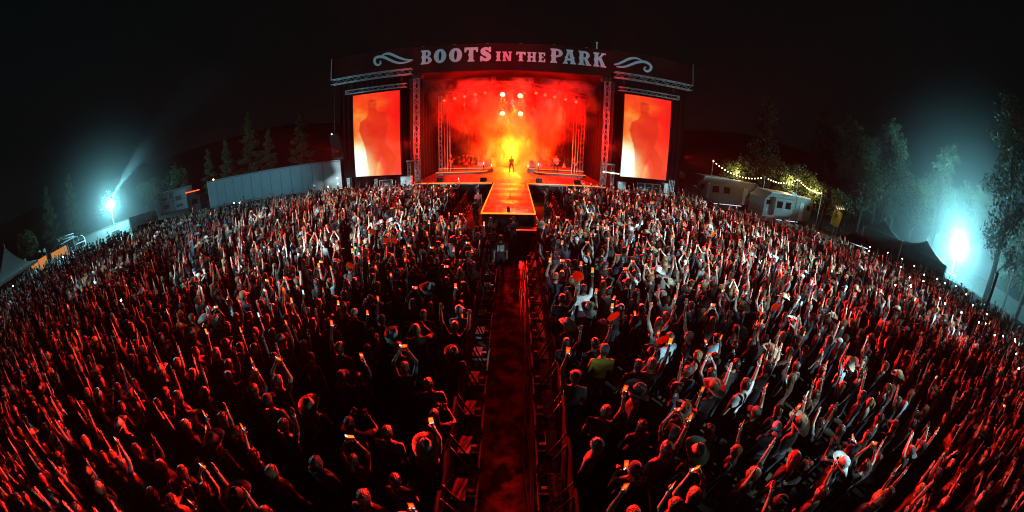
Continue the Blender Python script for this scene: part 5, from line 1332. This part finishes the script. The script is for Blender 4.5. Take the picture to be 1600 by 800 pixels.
for x, y in [(26.2, 9.5), (26.6, 8.7), (20.7, 7.0), (21.9, 8.0), (25.4, 10.5), (25.0, 12.0), (24.4, 6.3), (26.2, 6.4), (27.5, 5.9), (17.7, 5.6), (18.8, 5.4), (17.2, 6.4), (21.9, 6.0), (27.0, 3.8), (26.4, 2.8), (28.1, 5.0), (18.8, 3.3), (19.4, 4.0), (19.5, 2.4), (20.8, 1.8), (26.3, 1.6), (23.0, 1.1), (23.1, -0.1), (21.1, 0.4), (23.3, -1.0), (25.1, -1.5), (21.5, -1.6), (18.9, -2.1), (21.4, 10.3), (-12.9, 4.0), (-36.9, 6.8), (-40.6, 0.7), (-30.3, -1.5), (-22.0, 20.0), (-23.5, 19.9)]:
    c = nearest(x, y, lambda c: not c['torch'] and not c['fan'] and c['lab'] is None); c.update(pose=3, torch=True)
# drop anyone standing inside a person placed by hand
hs = [c for c in crowd if c.get('hero')]
crowd = [c for c in crowd if c.get('hero') or all((c['x']-h['x'])**2 + (c['y']-h['y'])**2 > 0.16 for h in hs)]
crowd.sort(key=lambda c: c['d'])
print('crowd', len(crowd))
NEAR = 300
def place_matrix(c):
    return Matrix.Translation((c['x'], c['y'], 0.02)) @ Euler((c['tx'], c['ty'], c['rz'])).to_matrix().to_4x4() @ Matrix.Scale(c['h'], 4)
rows = {}
def person_obj(c, label, group, body=None, gset=None):
    d = body or BODIES[(c['sex'], c['pose'])]
    t = thing('person', label, 'person', (c['x'], c['y'], c.get('z', 0.02)), c['rz'], group); t.scale = (c['h'],)*3; t.rotation_euler = (c.get('tx', 0), c.get('ty', 0), c['rz'])
    o = link('body', d['near'], t); o.color = (*c['shirt'][1], 1)
    hz = c.get('hz', 0)
    if c['head'] != 'bald':
        if c['head'] in ('cowboy', 'cap', 'backcap'):
            q = link(HEADS[c['head']][2], HEADME[c['head']], t, HC + Vector((0, 0, hz))); q.color = (*c['hat'][1], 1)
            if c['head'] == 'cowboy': q.scale = (1.1, 1.1, 1.1); q.rotation_euler = (R(rng.uniform(6, 22)), R(rng.uniform(-6, 6)), 0)
            h2 = 'long' if c['sex'] == 'f' else 'short'
            h = link('hair', HEADME[h2], t, HC + Vector((0, 0, hz))); h.scale = (0.97, 0.97, 0.9 if h2 == 'long' else 0.8)
        else:
            q = link('hair', HEADME[c['head']] if not c.get('redhair') else HEADS['long'][0].mesh('hair', mat('red_hair', (0.42, 0.03, 0.03), 0.45, 0, 0.4, 30), True), t, HC + Vector((0, 0, hz)))
            if c.get('redhair'): q['label'] = 'long bright red hair'
    return t
def describe(c):
    hd = ('a %s %s' % (c['hat'][0], 'cowboy hat' if c['head'] == 'cowboy' else 'cap')) if c['head'] in ('cowboy', 'cap', 'backcap') else HEAD_TXT.get(c['head'], 'shaved head')
    return c['shirt'][0], hd
near = crowd[:NEAR]
# addresses: rows counted from the camera, places counted from the aisle
rowset = sorted({(c['row']) for c in near})
for c in near:
    key = (c['side'], c['row']); rows.setdefault(key, []).append(c)
for key, L in rows.items():
    L.sort(key=lambda c: abs(c['x']))
    for i, c in enumerate(L): c['addr'] = (i+1, rowset.index(c['row'])+1)
nphones = 0
FANM = mat('orange_card', (0.85, 0.20, 0.015), 0.6, 0, 0.12, 8)
_n = FANM.node_tree.nodes; _tr = _n.new('ShaderNodeBsdfTranslucent'); _tr.inputs['Color'].default_value = (1.0, 0.22, 0.02, 1); _mx = _n.new('ShaderNodeMixShader'); _mx.inputs[0].default_value = 0.25
FANM.node_tree.links.new(_n['Principled BSDF'].outputs[0], _mx.inputs[1]); FANM.node_tree.links.new(_tr.outputs[0], _mx.inputs[2]); FANM.node_tree.links.new(_mx.outputs[0], _n['Material Output'].inputs['Surface'])
fan_mesh = MB().lathe([(0.0, -0.004), (0.135, -0.004), (0.135, 0.004), (0.0, 0.004)], (0, 0, 0.2), 20, rot=Matrix.Rotation(R(90), 3, 'X')).mesh('fan_disc', FANM)
fan_stick = MB().box((0, 0, 0.03), (0.03, 0.012, 0.12)).mesh('fan_handle', M['wood'])
flash_mesh = MB().ball((0.02, -0.018, 0.055), 0.036, 8, 6).mesh('flash_lamp', emit('phone_flash', (0.72, 0.95, 1.0), 40), True)
far_ph = []
for n, c in enumerate(crowd):
    d = BODIES[(c['sex'], c['pose'])]; mw = place_matrix(c); where = None
    if n < NEAR:
        pl, rw_ = c['addr']; sd = 'left' if c['side'] < 0 else 'right'
        where = '%s %s of aisle, %s row' % (ordinal(pl), sd, ordinal(rw_))
        sh, hd_ = describe(c)
        lab = c['lab'] or 'person in %s shirt with %s, %s' % (sh, hd_, where)
        person_obj(c, lab, 'people standing in the crowd')
    if c['fan']:
        wr, pal, dd, s, an = d['hands'][0]
        t = thing('hand_fan', 'round orange paper fan held up in the crowd, ' + ('%s of aisle, %s from the stage' % ('left' if c['x'] < 0 else 'right', ordinal(1 + sum(1 for k in crowd if k['fan'] and (k['x'] < 0) == (c['x'] < 0) and k['y'] > c['y'])))), 'hand fan', group='orange hand fans')
        t.matrix_world = mw @ Matrix.Translation(pal + Vector((0, 0.0, 0.03))) @ Matrix.Rotation(R(rng.uniform(-15, 15)), 4, 'Y') @ Matrix.Rotation(R(12), 4, 'X')
        link('fan_disc', fan_mesh, t); link('fan_handle', fan_stick, t)
        continue
    if c['torch']:
        t = thing('phone_light', 'phone with glaring white flashlight held up at the %s, %s from the stage' % ('far left' if c['x'] < 0 else 'far right', ordinal(1 + sum(1 for k in crowd if k['torch'] and (k['x'] < 0) == (c['x'] < 0) and math.hypot(k['x'], k['y']-28) < math.hypot(c['x'], c['y']-28)))), 'phone', group='phone flashlights')
        t.matrix_world = mw @ d['phone']
        link('phone_body', PHONES['white'][0], t); link('flash_lamp', flash_mesh, t)
        continue
    if d['phone'] is not None:
        pm = mw @ d['phone']
        if nphones < 262:
            nphones += 1
            o = link('phone', PHONES[c['ph']][n % len(PHONES[c['ph']])]); o.matrix_world = pm
            if where: lab = 'raised phone with %s screen, held by person %s' % (PTXT[c['ph']], where)
            else:
                k = sum(1 for q in crowd[NEAR:n] if q['side'] == c['side'] and BODIES[(q['sex'], q['pose'])]['phone'] is not None) + 1
                lab = 'phone with %s screen in middle crowd %s of aisle, %s beyond near rows' % (PTXT[c['ph']], 'left' if c['side'] < 0 else 'right', ordinal(min(k, 69)))
            tag(o, lab, 'phone', 'phones held up in the crowd')
        else: far_ph.append((pm, c['ph'], n))

# the rest of the crowd: one mass
SKINS = np.array([(0.46, 0.28, 0.20), (0.52, 0.33, 0.25), (0.30, 0.17, 0.11), (0.16, 0.09, 0.06), (0.56, 0.37, 0.28)])
V, T, C = [], [], []; off = 0
rsc = np.random.RandomState(2)
for n, c in enumerate(crowd[NEAR:]):
    d = BODIES[(c['sex'], c['pose'])]; lod = 'mid' if c['d'] < 22 else 'far'
    v, t, tg = d[lod]; m = np.array(place_matrix(c))
    pal = np.array([SKINS[rsc.randint(5)], c['shirt'][1], (0.018, 0.023, 0.04), (0.02, 0.02, 0.02)])
    V.append(v @ m[:3, :3].T + m[:3, 3]); T.append(t + off); C.append(pal[tg]); off += len(v)
    v, t = HEADARR[c['head']]
    k = 1.1 if c['head'] == 'cowboy' else 1.0
    hv = v*k + np.array(HC)
    V.append(hv @ m[:3, :3].T + m[:3, 3]); T.append(t + off); off += len(v)
    hc = c['hat'][1] if c['head'] in ('cowboy', 'cap', 'backcap') else ((0.012, 0.009, 0.007), (0.05, 0.03, 0.015), (0.18, 0.11, 0.05))[rsc.randint(3)]
    C.append(np.tile(np.array(hc), (len(t), 1)))
def big_mesh(name, V, T, C, mats, mi=None, smooth=True):
    V = np.concatenate(V).astype(np.float32); T = np.concatenate(T).astype(np.int32); C = np.concatenate(C).astype(np.float32)
    me = bpy.data.meshes.new(name); me.vertices.add(len(V)); me.vertices.foreach_set('co', V.ravel())
    me.loops.add(T.size); me.loops.foreach_set('vertex_index', T.ravel())
    me.polygons.add(len(T)); me.polygons.foreach_set('loop_start', np.arange(0, T.size, 3, dtype=np.int32)); me.polygons.foreach_set('loop_total', np.full(len(T), 3, np.int32))
    for m in mats: me.materials.append(m)
    if mi is not None: me.polygons.foreach_set('material_index', mi)
    me.polygons.foreach_set('use_smooth', np.full(len(T), smooth))
    at = me.attributes.new('Col', 'FLOAT_COLOR', 'FACE'); at.data.foreach_set('color', np.concatenate([C, np.ones((len(C), 1), np.float32)], 1).ravel())
    me.update(); me.validate()
    return me
cm = bpy.data.materials.new('crowd_cloth'); cm.use_nodes = True
a = cm.node_tree.nodes.new('ShaderNodeAttribute'); a.attribute_name = 'Col'
cm.node_tree.links.new(a.outputs['Color'], cm.node_tree.nodes['Principled BSDF'].inputs['Base Color']); cm.node_tree.nodes['Principled BSDF'].inputs['Roughness'].default_value = 0.65
o = link('crowd', big_mesh('crowd', V, T, C, [cm]))
tag(o, 'dense mass of festival-goers filling the field up to the stage', 'crowd', kind='stuff')
print('crowd tris', sum(len(t) for t in T))
V, T, C, MI = [], [], [], []; off = 0
for pm, ph, n in far_ph:
    me = PHONES[ph][n % len(PHONES[ph])]
    if not hasattr(me, '_c'): pass
    key = me.name
    if key not in BAR:
        me.calc_loop_triangles(); v = np.array([tuple(p.co) for p in me.vertices]); t = np.array([tuple(q.vertices) for q in me.loop_triangles]); pi = np.array([q.polygon_index for q in me.loop_triangles])
        arr = np.empty(len(me.polygons)*4, np.float32); me.attributes['Col'].data.foreach_get('color', arr); arr = arr.reshape(-1, 4)[:, :3][pi]
        mm = np.empty(len(me.polygons), np.int32); me.polygons.foreach_get('material_index', mm); BAR[key] = (v, t, arr, mm[pi])
    v, t, arr, mi = BAR[key]; m = np.array(pm)
    V.append(v*1.12 @ m[:3, :3].T + m[:3, 3]); T.append(t + off); C.append(arr); MI.append(mi); off += len(v)
if V:
    o = link('far_phones', big_mesh('far_phones', V, T, C, [M['black_metal'], SCRM], np.concatenate(MI), False))
    tag(o, 'glowing phone screens held up across the far crowd', 'phones', kind='stuff')

# crew in the pit, band and singer
def extra(x, y, rz, sex, pose, head, shirt, label, z=0.02, h=1.0, hat=('black', (0.015, 0.014, 0.013)), body=None, hz=0, group=None, shape=None):
    c = dict(x=x, y=y, z=z, rz=rz, sex=sex, pose=pose, head=head, shirt=shirt, hat=hat, h=h, hz=hz)
    return person_obj(c, label, group, body)
BLK = ('black', (0.012, 0.012, 0.013))
def print_on(t, zc=1.28):
    b = MB()
    for rr in range(2):
        for q in range(3):
            x = -0.09 + 0.09*q; z = zc + 0.10 - 0.13*rr
            b.box((x, -0.135, z + 0.045), (0.07, 0.012, 0.02)).box((x, -0.135, z), (0.07, 0.012, 0.02)).box((x, -0.135, z - 0.045), (0.07, 0.012, 0.02)).box((x + (0.028 if q % 2 else -0.028), -0.136, z), (0.016, 0.012, 0.10))
    b.build('shirt_print', M['shirt_print'], t)
t = extra(-0.45, 11.9, 0.1, 'm', 5, 'short', BLK, 'crew member in black shirt with large pale back print in the aisle', h=1.05); print_on(t)
t = extra(-0.80, 13.2, -0.1, 'm', 5, 'short', BLK, 'crew member with back print behind the first, left of aisle end', h=1.03); print_on(t)
extra(-1.05, 14.9, 0.0, 'f', 5, 'long', BLK, 'crew member with red rim light nearest the left runway corner', h=1.0)
extra(0.05, 15.0, 0.6, 'm', 7, 'cap', ('charcoal', (0.05, 0.05, 0.05)), 'crew member in a cap bending to the runway front', h=1.02)
extra(1.35, 14.5, -2.6, 'm', 5, 'short', BLK, 'guard in black by the right end of the aisle', h=1.04)
extra(2.05, 18.6, 0.3, 'm', 5, 'cap', BLK, 'guard in black cap in the right pit beside the runway', h=1.05)
extra(2.3, 22.6, 1.4, 'm', 5, 'short', BLK, 'dark guard deep in the right pit near the stage', h=1.05)
extra(2.6, 24.4, 2.0, 'm', 8, 'short', BLK, 'dark guard at the stage end of the right pit', h=1.03)
extra(-2.25, 19.2, -0.4, 'm', 5, 'short', BLK, 'guard in black in the left pit beside the runway', h=1.05)
extra(-2.45, 22.5, 0.2, 'm', 5, 'cap', ('red', (0.3, 0.03, 0.03)), 'guard in red shirt in the left pit', h=1.04)
extra(-2.9, 25.3, -1.0, 'm', 6, 'short', BLK, 'photographer in black at the stage end of the left pit', h=1.03)
sb = make_body('m', 'down', 'down', stance=0.19)
extra(SX + 0.05, 36.4, math.pi, 'm', 5, 'cap', ('dark', (0.02, 0.02, 0.02)), 'singer silhouetted in amber smoke at the centre of the stage', DZ, 1.08, body=sb)
gb = make_body('m', 'strum', 'fret', stance=0.18)
for x, y, z, sh, lab, hd_ in ((SX + 4.95, 36.0, DZ + 0.28, ('pale', (0.5, 0.45, 0.42)), 'guitarist in pale shirt on the right riser, nearer the singer', 'short'), (6.65, 35.7, DZ + 0.28, ('dark', (0.10, 0.06, 0.05)), 'guitarist in dark vest at the right end of the riser', 'long'), (-6.9, 35.8, DZ + 0.28, BLK, 'dark guitarist at the left end of the left riser', 'short')):
    extra(x, y, math.pi, 'm', 5, hd_, sh, lab, z, 1.05, body=gb, group='band members')
    q = thing('electric_guitar', 'guitar held by the ' + lab, 'guitar', (x + 0.02, y - 0.24*1.05, z + 1.08), 0.0, 'guitars in players\' hands'); guitar_parts(q, (0, 0, 0), R(-62))
db = make_body('m', 'fret', 'strum', sit=True)
extra(-5.6, 39.25, math.pi, 'm', 5, 'short', ('maroon', (0.12, 0.02, 0.025)), 'drummer seated behind the red drum kit', DZ + 0.5, 1.04, body=db, hz=-0.38)
MBs = MB().lathe([(0.16, 0.0), (0.17, 0.03), (0.15, 0.06), (0.0, 0.065)], (0, 0, 0.42), 12).tube((0, 0, 0), (0, 0, 0.42), 0.03)
tag(MBs.build('drum_stool', M['black_metal'], loc=(-5.6, 39.3, DZ + 0.5)), 'round black stool under the drummer', 'stool')

# ------------------------------------------------------------------ smoke and haze
def volume_box(name, lo, hi, build):
    c = [(a+b)/2 for a, b in zip(lo, hi)]; d = [b-a for a, b in zip(lo, hi)]
    m = bpy.data.materials.new(name); m.use_nodes = True; nt = m.node_tree
    nt.nodes.remove(nt.nodes['Principled BSDF']); pv = nt.nodes.new('ShaderNodeVolumePrincipled'); nt.links.new(pv.outputs[0], nt.nodes['Material Output'].inputs['Volume'])
    build(nt, pv); o = MB().box((0, 0, 0), d).build(name, m, loc=c); return o
def smoke_nodes(nt, pv):
    n, l = nt.nodes, nt.links
    def math_(op, a, b=None):
        m = n.new('ShaderNodeMath'); m.operation = op
        for i, v in enumerate((a, b)):
            if v is None: continue
            if isinstance(v, (int, float)): m.inputs[i].default_value = v
            else: l.new(v, m.inputs[i])
        return m.outputs[0]
    pv.inputs['Color'].default_value = (0.9, 0.9, 0.9, 1); pv.inputs['Anisotropy'].default_value = 0.2
    tc = n.new('ShaderNodeTexCoord'); nz = n.new('ShaderNodeTexNoise'); nz.inputs['Scale'].default_value = 0.45; nz.inputs['Detail'].default_value = 4.0; nz.inputs['Roughness'].default_value = 0.55; nz.inputs['Distortion'].default_value = 0.9
    mp = n.new('ShaderNodeMapping'); mp.inputs['Scale'].default_value = (1, 0.7, 0.85); mp.inputs['Location'].default_value = (3.1, 1.7, 0.4)
    l.new(tc.outputs['Object'], mp.inputs['Vector']); l.new(mp.outputs['Vector'], nz.inputs['Vector'])
    mr = n.new('ShaderNodeMapRange'); mr.inputs['From Min'].default_value = 0.475; mr.inputs['From Max'].default_value = 0.60; mr.inputs['To Min'].default_value = 0.0; mr.inputs['To Max'].default_value = 1.0
    l.new(nz.outputs['Fac'], mr.inputs['Value'])
    sx = n.new('ShaderNodeSeparateXYZ'); l.new(tc.outputs['Object'], sx.inputs[0])
    x, y, z = sx.outputs
    # wide cloud, thinner to the sides; a plume rising behind the singer; a thin even part
    hz_ = n.new('ShaderNodeMapRange'); hz_.interpolation_type = 'SMOOTHSTEP'; hz_.inputs['From Min'].default_value = -3.0; hz_.inputs['From Max'].default_value = 2.0; hz_.inputs['To Min'].default_value = 0.21; hz_.inputs['To Max'].default_value = 0.10; l.new(z, hz_.inputs['Value'])
    fx = math_('SUBTRACT', 1.0, math_('MINIMUM', math_('MULTIPLY', math_('ABSOLUTE', math_('SUBTRACT', x, 0.6)), hz_.outputs[0]), 0.95))
    wide = math_('MULTIPLY', math_('MULTIPLY', mr.outputs[0], fx), 0.42)
    px = math_('MULTIPLY', x, 0.36); py = math_('MULTIPLY', math_('SUBTRACT', y, 2.2), 0.42); pz = math_('MULTIPLY', math_('ADD', z, 3.6), 0.26)
    d2 = math_('ADD', math_('ADD', math_('MULTIPLY', px, px), math_('MULTIPLY', py, py)), math_('MULTIPLY', pz, pz))
    plume = math_('MULTIPLY', math_('EXPONENT', math_('MULTIPLY', d2, -1.0)), math_('ADD', math_('MULTIPLY', mr.outputs[0], 0.6), 0.10))
    front = n.new('ShaderNodeMapRange'); front.interpolation_type = 'SMOOTHSTEP'; front.inputs['From Min'].default_value = -2.6; front.inputs['From Max'].default_value = 0.6; front.inputs['To Min'].default_value = 0.06; l.new(y, front.inputs['Value'])
    tot = math_('ADD', math_('ADD', wide, plume), math_('MULTIPLY', fx, 0.012))
    hi_ = n.new('ShaderNodeMapRange'); hi_.interpolation_type = 'SMOOTHSTEP'; hi_.inputs['From Min'].default_value = -2.0; hi_.inputs['From Max'].default_value = 1.5; hi_.inputs['To Max'].default_value = 0.75; l.new(z, hi_.inputs['Value'])
    l.new(math_('MULTIPLY', tot, math_('MAXIMUM', front.outputs[0], hi_.outputs[0])), pv.inputs['Density'])
o = volume_box('smoke', (SX - 8.3, 30.2, DZ + 0.03), (SX + 8.3, 44.0, 11.2), smoke_nodes)
tag(o, 'billowing stage smoke lit red and amber behind the singer', 'smoke', kind='stuff')
def haze_nodes(nt, pv):
    pv.inputs['Color'].default_value = (0.85, 0.9, 0.9, 1); pv.inputs['Density'].default_value = 0.0001; pv.inputs['Anisotropy'].default_value = 0.2
o = volume_box('haze', (-165, -65, -1.5), (165, 205, 30), haze_nodes)
tag(o, 'thin night haze hanging over the whole field', 'haze', kind='stuff')

def bloom_nodes(rad, dens):
    def f(nt, pv):
        n, l = nt.nodes, nt.links
        pv.inputs['Color'].default_value = (0.85, 0.95, 0.97, 1); pv.inputs['Anisotropy'].default_value = 0.3
        tc = n.new('ShaderNodeTexCoord'); ln = n.new('ShaderNodeVectorMath'); ln.operation = 'LENGTH'; l.new(tc.outputs['Object'], ln.inputs[0])
        mr = n.new('ShaderNodeMapRange'); mr.interpolation_type = 'SMOOTHERSTEP'; mr.inputs['From Min'].default_value = 0.0; mr.inputs['From Max'].default_value = rad; mr.inputs['To Min'].default_value = dens; mr.inputs['To Max'].default_value = 0.0
        l.new(ln.outputs['Value'], mr.inputs['Value']); l.new(mr.outputs[0], pv.inputs['Density'])
    return f
for c, rad, dens, nm in (((45.0, 9.2, 4.2), 20.0, 0.026, 'right'), ((-52.0, 18.7, 4.6), 16.0, 0.008, 'left')):  # added volumes that give the floodlights their glare and surrounding haze
    o = volume_box('bloom', tuple(q - rad for q in c), tuple(q + rad for q in c), bloom_nodes(rad, dens))
    tag(o, 'added pale mist glowing around the %s floodlight' % nm, 'bloom', kind='stuff')
